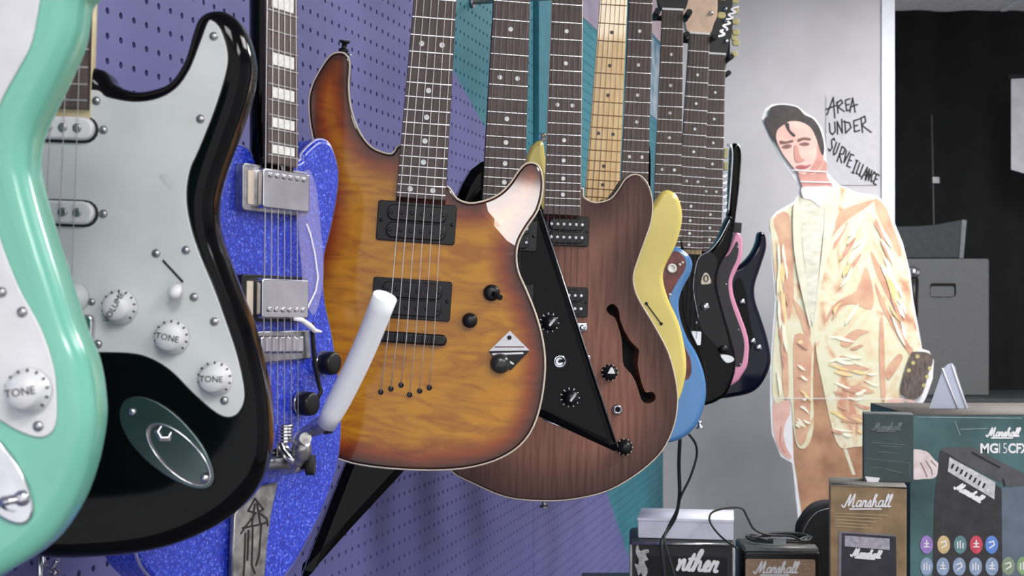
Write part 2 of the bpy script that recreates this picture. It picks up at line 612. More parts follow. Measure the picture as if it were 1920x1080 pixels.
M_wall = mk('grey_white_wall_paint', (200, 197, 201), .7, var=.03, scale=6, bump=.04)
M_trim = mk('white_trim_paint', (232, 234, 244), .45, var=.02)
M_floor = mk('grey_shop_carpet', (96, 94, 98), .9, var=.2, scale=160)
M_ceil = mk('ceiling_tile', (224, 224, 224), .9, var=.06, scale=50, bump=.3)
XC = KW * YB + CW
XE = (1652 - 960) / F * YB
def struct(o): return tag(o, kind='structure')
struct(box('wall_back', XC - .02, XE, YB, YB + .1, 0, CEIL, M_wall))
struct(box('trim_1', XE, (1676 - 960) / F * YB, YB - .012, YB + .11, 0, CEIL, M_trim))
struct(box('floor', -1.6, 5.2, -3.0, 6.3, -.1, 0, M_floor))
ceil = struct(box('ceiling', -1.6, 5.2, -3.0, 6.3, CEIL, CEIL + .08, M_ceil))
for k in range(6):
    box('ceiling_rail', -1.5, 5.1, -1.6 + k * 1.42, -1.576 + k * 1.42, CEIL - .006, CEIL, M_trim, ceil)
for xx in (.9, 2.12, 3.3):
    box('ceiling_rail', xx, xx + .024, -3, 6.2, CEIL - .0055, CEIL + .0, M_trim, ceil)

# black drape across the dark room beyond the wall's end
M_drape = mk('black_drape', (14, 15, 15), .95, var=.2, scale=12)
v, f = [], []
NX = 150
for i in range(NX + 1):
    x = .95 + 4.1 * i / NX
    yy = 5.97 + .012 * math.sin(x * 31) + .010 * math.sin(x * 17 + 1)
    v += [(x, yy, 0.02), (x, yy, CEIL - .002), (x, yy + .02, CEIL - .002), (x, yy + .02, .02)]
for i in range(NX):
    a, b = i * 4, i * 4 + 4
    for k in range(4):
        f.append((a + k, b + k, b + (k + 1) % 4, a + (k + 1) % 4))
f += [(0, 1, 2, 3), (NX * 4 + 3, NX * 4 + 2, NX * 4 + 1, NX * 4)]
tag(link('stage_drape', mesh('stage_drape', v, f, True), M_drape), 'black drape closing off the dark room at right', 'curtain')
struct(box('wall_right', 3.4, 3.5, -3, 4.6, 0, CEIL, M_wall))

# ------------------------------------------------------------------ ceiling lamps
def emit(name, col, s):
    m = bpy.data.materials.new(name); m.use_nodes = True
    nt = m.node_tree; nt.nodes.remove(nt.nodes['Principled BSDF'])
    e = nt.nodes.new('ShaderNodeEmission'); e.inputs[0].default_value = rgb(col); e.inputs[1].default_value = s
    nt.links.new(e.outputs[0], nt.nodes['Material Output'].inputs[0]); return m
M_lamp = emit('fluorescent_diffuser', (254, 252, 250), LAMP)
for n, (x, y, w, d) in enumerate(LAMPS):
    r = bpy.data.objects.new('ceiling_light', None); COL.objects.link(r); r.location = (x, y, CEIL)
    tag(r, ['fluorescent ceiling panel behind the camera nearest the pegboard', 'fluorescent ceiling panel over the middle of the shop',
            'fluorescent ceiling panel in front of the back wall', 'fluorescent ceiling panel behind the camera farther from the pegboard'][n], 'ceiling light', 'fluorescent ceiling panels')
    box('diffuser', -w / 2, w / 2, -d / 2, d / 2, -.03, -.02, M_lamp, r)
    for q in ((-w / 2 - .03, -w / 2, -d / 2 - .03, d / 2 + .03), (w / 2, w / 2 + .03, -d / 2 - .03, d / 2 + .03),
              (-w / 2, w / 2, -d / 2 - .03, -d / 2), (-w / 2, w / 2, d / 2, d / 2 + .03)):
        box('frame', *q, -.035, 0, M_trim, r)

# ------------------------------------------------------------------ guitars: shared small meshes
ME_FRET = slab_mesh('fret', rrect(0, 0, 1, .0016, .0007), 0, .0010, r=.0004, seg=1)
def unit(name, me):
    return me
ME_SCREW = lathe_mesh('screw', [(.0030, 0), (.0030, .0008), (.0022, .0018), (.0008, .0022)], 12)
ME_POLE = lathe_mesh('pole_piece', [(.0024, 0), (.0024, .0012), (.0016, .0016)], 10)
ME_FERR = lathe_mesh('ferrule', [(.0032, 0), (.0032, .0012), (.0016, .0012), (.0016, .0004)], 12)
def dfrac(n): return 1 - 2 ** (-n / 12)

class Guitar(Frame):
    def part(s, name, me, mat, loc=(0, 0, 0), rot=None, scale=None, parent=None):
        return link(name, me, mat, parent or s.root, loc, rot, scale)
    def screw(s, px, py, z, sc=1.0, mat=None):
        x, y = s.uv(px, py, z)
        return s.part('screw', screw_mesh(mat or M_steel), None, (x, y, z), (0, 0, random.random() * 3), (sc, sc, sc))
    def neck(s, endL, endR, topL, topR, p12, S=.648, nf=22, h=.012, board=None, back=None, dots='dot', binding=False, side=1, head='inline', head_mat=None,
             depth=.021, extra_end=.004, headstock=True):
        board = board or M_rose; back = back or M_pmaple
        eL, eR, tL, tR = s.uv(*endL, h), s.uv(*endR, h), s.uv(*topL, h), s.uv(*topR, h)
        y12 = s.uv(*p12, h)[1] if isinstance(p12, tuple) else p12 + S * .0148
        ynut = y12 + S * (dfrac(11) + dfrac(12)) / 2
        ye = (eL[1] + eR[1]) / 2
        def xl(y): return eL[0] + (tL[0] - eL[0]) * (y - eL[1]) / (tL[1] - eL[1])
        def xr(y): return eR[0] + (tR[0] - eR[0]) * (y - eR[1]) / (tR[1] - eR[1])
        cn = (xl(ynut) + xr(ynut)) / 2
        wn = min(.046, max(.040, xr(ynut) - xl(ynut)))
        we = xr(ye) - xl(ye)
        ce = (xl(ye) + xr(ye)) / 2
        def cen(y): return ce + (cn - ce) * (y - ye) / (ynut - ye)
        def wid(y): return we + (wn - we) * (y - ye) / (ynut - ye)
        s.cen, s.wid, s.ynut, s.ye, s.h = cen, wid, ynut, ye, h
        out = [(cen(ye) - we / 2, ye), (cen(ye) + we / 2, ye), (cn + wn / 2, ynut), (cn - wn / 2, ynut)]
        fb = slab('fretboard', out, h - .006, h, board, s.root, r=.0008, seg=1)
        # neck shaft: half-round loft from heel to nut
        v, f = [], []
        K = 9
        ys = [ye - .01 + (ynut - ye + .01) * k / 6 for k in range(7)]
        for y in ys:
            w, c = wid(max(y, ye)), cen(max(y, ye))
            for k in range(K):
                a = math.pi * k / (K - 1)
                v.append((c - w / 2 * math.cos(a), y, h - .006 - depth * (math.sin(a) ** .7)))
        for i in range(len(ys) - 1):
            for k in range(K - 1):
                f.append((i * K + k, i * K + k + 1, (i + 1) * K + k + 1, (i + 1) * K + k))
            f.append((i * K + K - 1, i * K, (i + 1) * K, (i + 1) * K + K - 1))
        f += [tuple(reversed(range(K))), tuple((len(ys) - 1) * K + k for k in range(K))]
        s.part('neck', mesh('neck', v, f, [True] * (len(f) - 2) + [False] * 2), back)
        for n in range(1, nf + 1):
            y = ynut - S * dfrac(n)
            if y < ye + .002: break
            s.part('fret', fret_mesh(M_dfret if dots == 'dark' else M_fret), None, (cen(y), y, h - .0002), None, (wid(y) * .985, 1, 1), fb)
        marks = [(3, 1), (5, 1), (7, 1), (9, 1), (12, 2), (15, 1), (17, 1), (19, 1), (21, 1), (24, 2)]
        for n, q in marks:
            if n > nf: break
            y = ynut - S * (dfrac(n) + dfrac(n - 1)) / 2
            if y < ye: break
            if dots == 'block':
                gap = S * (dfrac(n) - dfrac(n - 1))
                s.part('inlay', box_mesh('inlay', -wid(y) * .36, wid(y) * .36, -gap * .34, gap * .34, 0, .0003), M_dot, (cen(y), y, h), parent=fb)
            else:
                mt = M_ddot if dots == 'dark' else M_dot
                for k in range(q):
                    ox = 0 if q == 1 else (k - .5) * wid(y) * .46
                    s.part('inlay', dot_mesh(mt), None, (cen(y) + ox, y, h), parent=fb)
        if binding:
            for sd in (-1, 1):
                s.part('neck_binding', tube_mesh('neck_binding', [(cen(y) + sd * wid(y) / 2, y, h - .002) for y in (ye, ynut)], .0012, 6), M_cream)
        s.part('nut', box_mesh('nut', -wn / 2, wn / 2, 0, .004, 0, .008), M_dot, (cn, ynut, h - .006))
        if headstock:
            hm = head_mat or M_pmaple
            y0 = ynut + .003
            if head == 'inline':
                pts = [(-.0215, 0), (-.030, .030), (-.036, .06), (-.034, .13), (-.030, .175), (-.012, .188), (.010, .180), (.018, .160), (.006, .130), (.004, .10), (.012, .06), (.022, .022), (.0215, 0)]
                tun = [(-.022 + .0016 * k, .030 + .0245 * k, -1) for k in range(6)]
            else:
                pts = [(-.0215, 0), (-.032, .025), (-.038, .045), (-.036, .10), (-.030, .16), (-.012, .168), (0, .160), (.012, .168), (.030, .16), (.036, .10), (.038, .045), (.032, .025), (.0215, 0)]
                tun = [(-.024, .045 + .040 * k, -1) for k in range(3)] + [(.024, .045 + .040 * k, 1) for k in range(3)]
            sx = side if head == 'inline' else 1
            hp = smooth_closed([(cn + sx * p[0], y0 + p[1]) for p in pts], 4)
            hs = slab('headstock', hp, h - .024, h - .009, hm, s.root, r=.0015, seg=2)
            for (tx, ty, sd) in tun:
                s.part('tuner_post', post_mesh(), None, (cn + sx * tx, y0 + ty, h - .009), parent=hs)
                s.part('tuner_button', button_mesh(), None, (cn + sx * tx + sx * sd * .026, y0 + ty, h - .02), parent=hs)
            s.hp = (cn, y0)
        return fb
    def strings(s, y0, spread, z0, z1=None, x0=0.0, n=6, r=.00042, mat=None):
        z1 = z1 or s.h + .0018
        for k in range(n):
            q = k / (n - 1) - .5
            s.part('string', tube_mesh('string', [(x0 + q * spread, y0, z0), (s.cen(s.ynut) + q * s.wid(s.ynut) * .84, s.ynut, z1)], r * (1.25 - .09 * k), 5), mat or M_string)
    def hanger(s, label, ceiling=False):
        """padded yoke under the headstock on a bar reaching back to the pegboard"""
        c = s.cen(s.ynut); y = s.ynut - .005
        base = s.world(c, y, -.045)
        d = (base.x - (KW * base.y + CW)) / NRM
        r = bpy.data.objects.new('guitar_hanger', None); COL.objects.link(r)
        M = Matrix((s.ex, s.ey, s.ez)).transposed().to_4x4(); M.translation = base
        r.matrix_world = M; tag(r, label, 'hanger', 'guitar hangers from the ceiling' if ceiling else 'guitar hangers on the pegboard')
        w = .031
        for sd in (-1, 1):
            link('prong', tube_mesh('prong', [(sd * w, 0, 0), (sd * w, 0, .070)], .0065, 8), M_rubber, r)
        link('yoke', tube_mesh('yoke', [(-w, 0, 0), (w, 0, 0)], .0055, 8), M_rubber, r)
        inv = M.inverted()
        if ceiling:
            top = Vector((base.x, base.y, CEIL - .002))
            link('bar', tube_mesh('bar', [(0, 0, -.004), tuple(inv @ (base + Vector((0, .03, .05)))), tuple(inv @ (top + Vector((0, .03, 0))))], .0045, 8), M_steel, r)
            link('foot_plate', tube_mesh('foot_plate', [tuple(inv @ (top + Vector((0, .03, -.006)))), tuple(inv @ (top + Vector((0, .03, 0))))], .02, 12), M_steel, r)
            return
        foot = base - WN * (d - .005)
        link('bar', tube_mesh('bar', [(0, 0, -.004), tuple(inv @ foot)], .0045, 8), M_steel, r)
        link('foot_plate', tube_mesh('foot_plate', [tuple(inv @ (foot - WN * .0045)), tuple(inv @ (foot + WN * .001))], .011, 12), M_steel, r)
    def humbucker(s, px, py, w, h, z=.0, ring=None, coil=None, pole=None, rows=2, n=6, th=.006, sub='coil', half=True):
        x, y = s.uv(px, py, z + th)
        rg = slab('pickup', rrect(x, y, w, h, .003), z, z + th * .7, ring or M_blackp, s.root, r=.001, seg=2)
        if half:
            for sd in (-1, 1):
                slab('coil', rrect(x, y + sd * h * .22, w * .76, h * .40, h * .18), z, z + th + .002, coil or M_blackp, rg, r=.0012, seg=2)
        else:
            slab('pickup_cover', rrect(x, y, w * .80, h * .78, .004), z, z + th + .004, coil or M_chrome, rg, r=.0018, seg=3)
        top = z + th + (.002 if half else .004)
        for sd in ((-1, 1) if rows == 2 else (1,)):
            for k in range(n):
                s.part('pole_piece', pole_mesh(pole or M_steel), None, (x + (k - (n - 1) / 2) * w * .66 / (n - 1), y + sd * h * .22, top), parent=rg)
        for sd in (-1, 1):
            s.part('screw', screw_mesh(M_blackp if half else M_chrome), None, (x + sd * w * .45, y, z + th * .7), None, (.7, .7, .7), rg)
        return rg

_cache = {}
def variant(key, src, mat):
    if key not in _cache:
        me = src.copy(); me.materials.clear(); me.materials.append(mat); _cache[key] = me
    return _cache[key]
def screw_mesh(mat): return variant('s' + mat.name, ME_SCREW, mat)
def pole_mesh(mat): return variant('p' + mat.name, ME_POLE, mat)
def ferr_mesh(mat): return variant('f' + mat.name, ME_FERR, mat)
ME_DOT = lathe_mesh('inlay', [(.0031, -.0005), (.0031, .0003)], 12)
def fret_mesh(mat): return variant('w' + mat.name, ME_FRET, mat)
def dot_mesh(mat): return variant('d' + mat.name, ME_DOT, mat)
def post_mesh():
    return variant('post', _POST, M_chrome)
def button_mesh():
    return variant('button', _BUTTON, M_amberp)
_POST = lathe_mesh('tuner_post', [(.0055, 0), (.0055, .002), (.003, .003), (.003, .011), (.002, .012)], 12)
_BUTTON = slab_mesh('tuner_button', rrect(0, 0, .018, .014, .006), -.004, .004, r=.002, seg=2)

def local_right(px_pts, g, h=0):
    return g.uvs(px_pts, h)

BASS_SIDE = [(-.03, .212), (-.055, .235), (-.085, .29), (-.115, .338), (-.138, .342), (-.148, .31), (-.138, .25), (-.112, .175), (-.112, .12), (-.134, .06), (-.148, -.01), (-.135, -.07), (-.085, -.118)]

def strat_knob(g, px, py, z, R=.0125, mark='line', mat=None, lab=None):
    x, y = g.uv(px, py, z + .012)
    k = g.part('knob', lathe_mesh('knob', [(R, 0), (R, .003), (R * .98, .004), (R * .80, .0065), (R * .74, .014), (R * .70, .0155), (R * .2, .0158)], 28), mat or M_white, (x, y, z))
    tk = []
    for i in range(10):
        a = math.radians(-40 + 26 * i)
        tk.append([(R * .84 * math.cos(a), R * .84 * math.sin(a)), (R * .95 * math.cos(a), R * .95 * math.sin(a))])
    g.part('number_marks', strokes_mesh('number_marks', tk, .0012, .0052, .0006), M_print_k, parent=k)
    if lab:
        me = text_mesh('knob_lettering', lab, .0062, extrude=.0002)
        g.part('knob_lettering', me, M_print_k, (0, 0, .0160), (0, 0, random.uniform(-.4, 1.4)), parent=k)
    return k

# ---- 1: seafoam double-cutaway at the left edge
g = Guitar('electric_guitar', -385, 706, F / 3400, 0, 2.0, 'seafoam green electric guitar with white pickguard cut off by the left edge', 'guitar', 'electric guitars hanging in a row')
edge = [(150, -60), (165, -42), (162, -20), (146, 0), (136, 64), (111, 125), (80, 189), (53, 250), (46, 300), (55, 350), (80, 440), (112, 540), (136, 615), (160, 675), (172, 740), (173, 800), (155, 890), (124, 965), (75, 1030), (0, 1080), (-110, 1130)]
R = g.uvs(edge, -.006)
out = [(.03, .212), (.055, .222), (.09, .25)] + [p for p in R] + [(-.03, -.133), (-.085, -.118)] + [(-.128, -.07), (-.142, -.01), (-.13, .06), (-.108, .12), (-.108, .175), (-.128, .25), (-.138, .31), (-.128, .342), (-.11, .338), (-.085, .29), (-.055, .235), (-.03, .212)]
jc = g.uv(-20, 880, .002)
slab('body', smooth_closed(out, 4), -.044, 0, M_sea, g.root, r=.012, seg=6, holes=[ellipse(jc[0] + .004, jc[1] - .006, .021, .0085, 20, math.radians(-52))], hole_depth=.02)
pg = g.uvs([(90, -60), (78, -20), (60, 75), (36, 125), (8, 175), (-14, 230), (-22, 290), (-18, 370), (0, 450), (35, 540), (75, 615), (100, 690), (106, 765), (100, 805), (75, 820), (30, 806), (-40, 765), (-150, 720), (-300, 690)], .002)
pg = pg + [(-.04, .01), (-.09, .05), (-.10, .12), (-.095, .19), (-.03, .20), (.03, .20), (.06, .212)]
gd = slab('pickguard', smooth_closed(pg, 4), 0, .0022, M_white, g.root, r=.0006, seg=1)
strat_knob(g, 42, 735, .0022, lab='TONE')
strat_knob(g, -70, 640, .0022)
strat_knob(g, -190, 560, .0022)
for p in ((42, 585), (72, 799), (3, 548)): g.screw(p[0], p[1], .0022, 1.0)
jc = g.uv(-20, 880, .002)
jk = slab('jack_plate', ellipse(jc[0], jc[1], .036, .0145, 32, math.radians(-52)), 0, .003, M_chrome, g.root, r=.0012, seg=2,
          holes=[ellipse(jc[0] + .004, jc[1] - .006, .021, .0085, 20, math.radians(-52))], hole_depth=.012)
g.part('screw', screw_mesh(M_chrome), None, (*g.uv(42, 934, .003), .003), None, (1.5, 1.5, 1.5))
tube('plug_stem', [(*g.uv(-12, 945, .006), .006), (*g.uv(36, 936, .006), .006)], .0022, M_chrome, g.root)
g.neck((-448, 188), (-264, 188), (-440, -100), (-270, -100), .324, nf=21, h=.010, back=M_pmaple)
slab('bridge', rrect(0, 0, .075, .035, .003), 0, .008, M_chrome, g.root, r=.002)
g.strings(0, .053, .012)
g.hanger('hanger holding the seafoam guitar')

# ---- 2: black double-cutaway, big white pickguard
g = Guitar('electric_guitar', 75, 690, F / 2600, 0, 2.0, 'glossy black electric guitar with large white pickguard beside the seafoam one', 'guitar', 'electric guitars hanging in a row')
gb = g
edge = [(175, 125), (210, 155), (250, 170), (290, 165), (320, 150), (345, 110), (360, 60), (372, 32), (395, 19), (425, 22), (450, 45), (465, 85), (470, 125), (462, 175), (445, 230), (425, 285), (408, 335), (399, 380), (402, 430), (420, 485), (440, 540), (465, 605), (482, 665), (496, 730), (502, 790), (499, 855), (480, 915), (440, 962), (380, 1000), (300, 1030), (200, 1045), (70, 1046)]
R = g.uvs(edge, -.006)
out = R + [(-.06, -.128)] + [(-.12, -.085), (-.142, -.01), (-.13, .06), (-.108, .12), (-.108, .175), (-.128, .25), (-.138, .31), (-.128, .342), (-.11, .338), (-.085, .29), (-.055, .235), (-.03, .215)]
ang = math.radians(-42)
dish_c = g.uv(335, 852, .002)
slab('body', smooth_closed(out, 4), -.044, 0, M_black, g.root, r=.012, seg=6, holes=[ellipse(dish_c[0], dish_c[1], .0295, .0125, 28, ang)], hole_depth=.022)
pg = g.uvs([(170, 168), (200, 182), (250, 191), (295, 185), (330, 165), (355, 130), (375, 80), (388, 45), (396, 38), (413, 55), (426, 100), (422, 140), (400, 210), (372, 280), (355, 320), (349, 370), (357, 425), (375, 480), (400, 540), (420, 595), (442, 660), (455, 715), (457, 750), (445, 775), (425, 782), (400, 770), (360, 735), (320, 695), (280, 671), (240, 662), (170, 660), (60, 655)], .002)
pg += [(-.05, .02), (-.08, .06), (-.085, .14), (-.07, .19), (-.02, .195)]
gd = slab('pickguard', smooth_closed(pg, 4), 0, .0022, M_guard, g.root, r=.0007, seg=2)
ln = smooth_closed(pg, 4); ln = ln if area2(ln) > 0 else ln[::-1]
tube('pickguard_edge', [(p[0], p[1], .0008) for p in offset_in(ln, -.0004)], .0007, M_blackp, gd, closed=True, seg=5)
for p in ((181, 189), (376, 223), (401, 68), (293, 475), (349, 469), (402, 603), (421, 751), (184, 645), (364, 557)):
    g.screw(p[0], p[1], .0022, 1.05)
for (yy, sx) in ((242, 0), (400, 0)):
    x1, y1 = g.uv(178, yy, .006)
    cx = x1 - .0375
    pk = slab('pickup', rrect(cx, y1, .074, .0165, .008), .001, .0095, M_white, g.root, r=.002, seg=2)
    slab('pickup_slot', rrect(cx, y1 - .0003, .078, .0195, .0095), .0018, .0026, M_print_k, pk)
    for k in range(6):
        g.part('pole_piece', pole_mesh(M_steel), None, (cx + (k - 2.5) * .0104, y1, .0095), None, (1.35, 1.35, 1), pk)
    for sd in (-1, 1):
        g.part('screw', screw_mesh(M_steel), None, (cx + sd * .0425, y1, .0022), None, (1.05, 1.05, 1), pk)
strat_knob(g, 217, 576, .0022, lab='VOLUME')
strat_knob(g, 316, 633, .0022, lab='TONE')
strat_knob(g, 398, 711, .0022, lab='TONE')
x, y = g.uv(138, 558, .004)
g.part('control_dome', lathe_mesh('control_dome', [(.011, 0), (.0105, .003), (.007, .006), (.002, .0072)], 24), M_guard, (x, y, .0022))
g.screw(172, 566, .0022, .9)
sl = [g.uv(306, 489, .0026), g.uv(342, 528, .0026)]
g.part('switch_slot', strokes_mesh('switch_slot', [sl], .0016, .0022, .0005), M_print_k)
x, y = g.uv(330, 535, .012)
g.part('switch_tip', lathe_mesh('switch_tip', [(.002, 0), (.003, .004), (.0044, .010), (.0046, .016), (.0032, .020), (.0008, .0212)], 16), M_white, (x, y, .0022), (.35, 0, 0))
# scuffs on the guard
g.part('scuff', slab_mesh('scuff', smooth_closed(g.uvs([(297, 330), (312, 326), (322, 336), (338, 345), (342, 360), (328, 368), (312, 350)], .0022), 3), .0022, .0023), mk('scuff_mark', (190, 193, 192), .5))
# bridge: plate with six saddles
bx = g.uv(172, 690, .004)[0]
br = slab('bridge', rrect(bx - .034, .006, .068, .046, .003), 0, .003, M_steel, g.root, r=.001)
for k in range(6):
    slab('saddle', rrect(bx - .006 - k * .0108, .002, .0098, .020, .002), .003, .010, M_steel, br, r=.0015)
slab('bridge_cover', rrect(bx - .034, .030, .070, .020, .004), 0, .009, M_chrome, br, r=.002)
# boat-shaped jack plate
jx, jy = g.uv(314, 832, .002)
ang = math.radians(-42)
c_, s_ = math.cos(ang), math.sin(ang)
oval = [(jx + .044 * math.cos(t) * c_ - .0195 * math.sin(t) * (1 - .12 * math.cos(t)) * s_, jy + .044 * math.cos(t) * s_ + .0195 * math.sin(t) * (1 - .12 * math.cos(t)) * c_) for t in [2 * math.pi * k / 44 for k in range(44)]]
dish_c = g.uv(335, 852, .002)
dish = ellipse(dish_c[0], dish_c[1], .0295, .0125, 28, ang)
M_jack = mk('dark_chrome', (92, 104, 106), .3, metal=1, var=.05)
jk = slab('jack_plate', oval, 0, .0025, M_jack, g.root, r=.001, seg=2, holes=[dish], hole_depth=.018)
v, f = [], []
for i in range(7):
    q = 1 - i / 6.5
    for k in range(28):
        t = 2 * math.pi * k / 28
        x_, y_ = .0295 * q * math.cos(t) - .004 * (1 - q), .0125 * q * math.sin(t)
        v.append((dish_c[0] + x_ * c_ - y_ * s_, dish_c[1] + x_ * s_ + y_ * c_, .0022 - .013 * (1 - q * q)))
for i in range(6):
    for k in range(28):
        f.append((i * 28 + k, i * 28 + (k + 1) % 28, (i + 1) * 28 + (k + 1) % 28, (i + 1) * 28 + k))
f.append(tuple(6 * 28 + k for k in range(28)))
link('jack_dish', mesh('jack_dish', v, f, True), mk('dish_chrome', (190, 184, 182), .38, metal=1, var=.05), jk)
tube('dish_rim', [(p[0], p[1], .0026) for p in dish], .0007, M_chrome, jk, closed=True, seg=5)
jo = g.uv(302, 815, .004)
g.part('jack_socket', lathe_mesh('jack_socket', [(.0075, 0), (.0075, .006), (.0050, .0075), (.0045, .0075), (.0045, .001)], 6, False), M_chrome, (jo[0], jo[1], -.006), (-.25, .25, 0), None, jk)
for p in ((248, 772), (384, 896)): g.part('screw', screw_mesh(M_chrome), None, (*g.uv(p[0], p[1], .0025), .0025), None, (1, 1, 1), jk)
g.neck((20, 202), (164, 202), (34, 0), (168, 0), .324, nf=21, h=.010, back=mk('cream_maple', (214, 200, 160), .45, var=.06), depth=.034)
g.strings(.004, .053, .012, x0=-.002, mat=M_bright)
g.hanger('hanger holding the black guitar with the white pickguard')

# ---- 3: blue sparkle guitar turned along the wall
g = Guitar('electric_guitar', 527, 645, 1.27, 60, 1.0, 'blue sparkle electric guitar with chrome pickups, turned sideways behind the black one', 'guitar', 'electric guitars hanging in a row')
gs = g
edge = [(562, 303), (570, 288), (585, 272), (600, 262), (618, 266), (630, 290), (637, 325), (633, 375), (622, 430), (610, 480), (608, 520), (612, 570), (624, 625), (636, 705), (642, 780), (637, 860), (615, 935), (585, 1000), (545, 1070), (490, 1120), (420, 1140), (340, 1120), (285, 1080), (262, 1041), (245, 960), (250, 880), (280, 790), (320, 700), (350, 620), (365, 540), (370, 460), (380, 380), (400, 310), (425, 275), (445, 270), (470, 280), (490, 305)]
gp = smooth_closed(g.uvs(edge), 4)
bd = slab('body', gp, -.044, 0, M_spark, g.root, r=.004, seg=3)
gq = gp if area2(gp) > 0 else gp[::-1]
tube('binding', [(p[0], p[1], -.004) for p in gq], .0018, mk('silver_binding', (150, 150, 196), .3, metal=.4), g.root, closed=True, seg=6)  # binding tinted violet to stand for the pegboard's reflection on the rim
g.neck((502, 304), (560, 315), (504, 0), (555, 0), (534, 7), S=.640, nf=22, h=.016, back=M_black, dots='block', head='three', head_mat=M_black, depth=.026)
for (px, py) in ((527, 357), (525, 560)):
    x, y = g.uv(px, py, .014)
    rg = slab('pickup', rrect(x, y, .092, .042, .004), 0, .009, M_blackp if py > 400 else M_steel, g.root, r=.001)
    slab('pickup_cover', rrect(x + .004, y, .066, .036, .003), .002, .018, M_chrome, rg, r=.0018, seg=3)
    slab('mounting_plate', rrect(x - .036, y, .008, .030, .001), .008, .010, M_cream, rg)
    for k in range(6):
        g.part('pole_piece', pole_mesh(M_chrome), None, (x + .004 + (k - 2.5) * .0095, y + (.012 if py < 400 else -.010), .018), parent=rg)
# bridge plate with saddles
bp_ = slab('bridge', g.uvs([(462, 622), (580, 620), (584, 672), (470, 682)], .006), 0, .006, M_steel, g.root, r=.001)
for k in range(6):
    x, y = g.uv(497 + k * 13, 646, .012)
    slab('saddle', rrect(x, y, .012, .016, .003), .006, .013, M_chrome, bp_, r=.002, seg=2)
# clear finger rest still wearing its film
fr = slab('finger_rest', smooth_closed(g.uvs([(561, 345), (578, 318), (592, 350), (598, 400), (605, 470), (606, 520), (600, 560), (588, 590), (572, 560), (566, 500), (560, 430)], .014), 4), .013, .0145, M_film, g.root)
tube('film_edge', [(*g.uv(px, py, .016), .016) for (px, py) in ((575, 420), (582, 440), (590, 475), (596, 520), (592, 545), (580, 570), (570, 592))], .0009, M_foam, fr, seg=6)
wh = tube('cable_tie', [(*g.uv(px, py, .02), .02) for (px, py) in ((552, 598), (566, 600), (580, 610), (590, 620), (602, 622))], [.0015, .0024, .0028, .0024, .0012], M_foam, g.root, seg=8)
tube('support_rod', [(*g.uv(px, py, .012), .012) for (px, py) in ((585, 605), (587, 640), (590, 680), (596, 712), (602, 735), (594, 748))], .0022, M_blackp, g.root, seg=8)
for (px, py) in ((618, 681), (577, 757)):
    x, y = g.uv(px, py, .01)
    k = g.part('knob', lathe_mesh('knob', [(.0115, 0), (.0115, .012), (.0105, .016), (.009, .017), (.002, .0172)], 18), M_blackp, (x, y, 0))
    g.part('knob_band', lathe_mesh('knob_band', [(.0118, 0), (.0118, .003)], 18), M_chrome, (0, 0, .001), parent=k)
g.strings(g.uv(520, 868, .012)[1], .050, .016, x0=g.uv(520, 868, .012)[0], mat=M_bright)
# vibrato tailpiece
tp = slab('tailpiece', g.uvs([(474, 914), (522, 905), (512, 950), (503, 1010), (496, 1095), (436, 1095), (440, 965)], .008), .002, .008, M_cast, g.root, r=.0015, seg=2)
pat = []
for ln in ([(478, 935), (465, 958), (480, 962), (462, 985), (452, 1000)], [(478, 935), (494, 955), (484, 960), (500, 972), (502, 985)], [(455, 990), (480, 985), (500, 980)], [(460, 1000), (458, 1060), (456, 1090)],
           [(474, 990), (472, 1060), (478, 1075)], [(490, 985), (486, 1040), (480, 1060)], [(478, 945), (472, 985)], [(482, 945), (488, 980)], [(466, 995), (464, 1050)]):
    pat.append(g.uvs(ln, .0081))
g.part('cast_lines', strokes_mesh('cast_lines', pat, .0018, .008, .0004), M_print_k, parent=tp)
a0, a1 = g.uv(488, 872, .016), g.uv(545, 866, .016)
tube('roller_bar', [(a0[0] - .02, a0[1], .014), (a0[0], a0[1], .014), (a1[0], a1[1], .014), (a1[0] + .006, a1[1], .014)], .007, M_steel, tp, seg=14)
tube('string_bar', [(a0[0] - .02, a0[1] + .012, .010), (a1[0], a1[1] + .010, .010)], .004, M_chrome, tp, seg=10)
hb = a1
tube('housing', [(a1[0] - .002, a1[1], .014), (a1[0] + .012, a1[1], .014)], .012, M_chrome, tp, seg=16)
inv = g.root.matrix_world.inverted()
def loc_of(px, py, D): return tuple(inv @ P(px, py, D))
tube('spring', [loc_of(534, 795 + 2 * k, 1.24) for k in range(18)], [.0075 if k % 3 else .0062 for k in range(18)], M_chrome, tp, seg=12)
tube('bracket', smooth_open([loc_of(528, 808, 1.245), loc_of(530, 838, 1.245), loc_of(545, 858, 1.243), loc_of(556, 868, 1.245)], 5), .0052, M_chrome, tp, seg=8)
ar = tube('vibrato_arm', smooth_open([loc_of(556, 868, 1.245), loc_of(566, 848, 1.24), loc_of(562, 826, 1.235), loc_of(574, 812, 1.23), loc_of(596, 800, 1.222), loc_of(612, 790, 1.215)], 5), [.006] * 4 + [.009] * 5 + [.0062] * 10 + [.0075] * 7, M_steel, g.root, seg=10)
tube('pivot_bolt', [loc_of(572, 822, 1.232), loc_of(573, 822, 1.221)], .0055, M_cast, ar, seg=12)
sl_pts = [loc_of(611 + (722 - 611) * t + 6 * math.sin(t * 3.14), 797 + (556 - 797) * t, 1.215 - .05 * t) for t in [k / 10 for k in range(11)]]
tube('arm_sleeve', sl_pts, [.0088, .0098] + [.0104] * 8 + [.0106], M_foam, ar, seg=18)
tube('rubber_foot', [loc_of(574, 872, 1.262), loc_of(590, 872, 1.262)], .0095, M_rubber, tp, seg=12)
tube('rubber_stop', [loc_of(606, 803, 1.222), loc_of(622, 800, 1.222)], .006, M_rubber, ar, seg=10)
g.hanger('hanger holding the blue sparkle guitar')

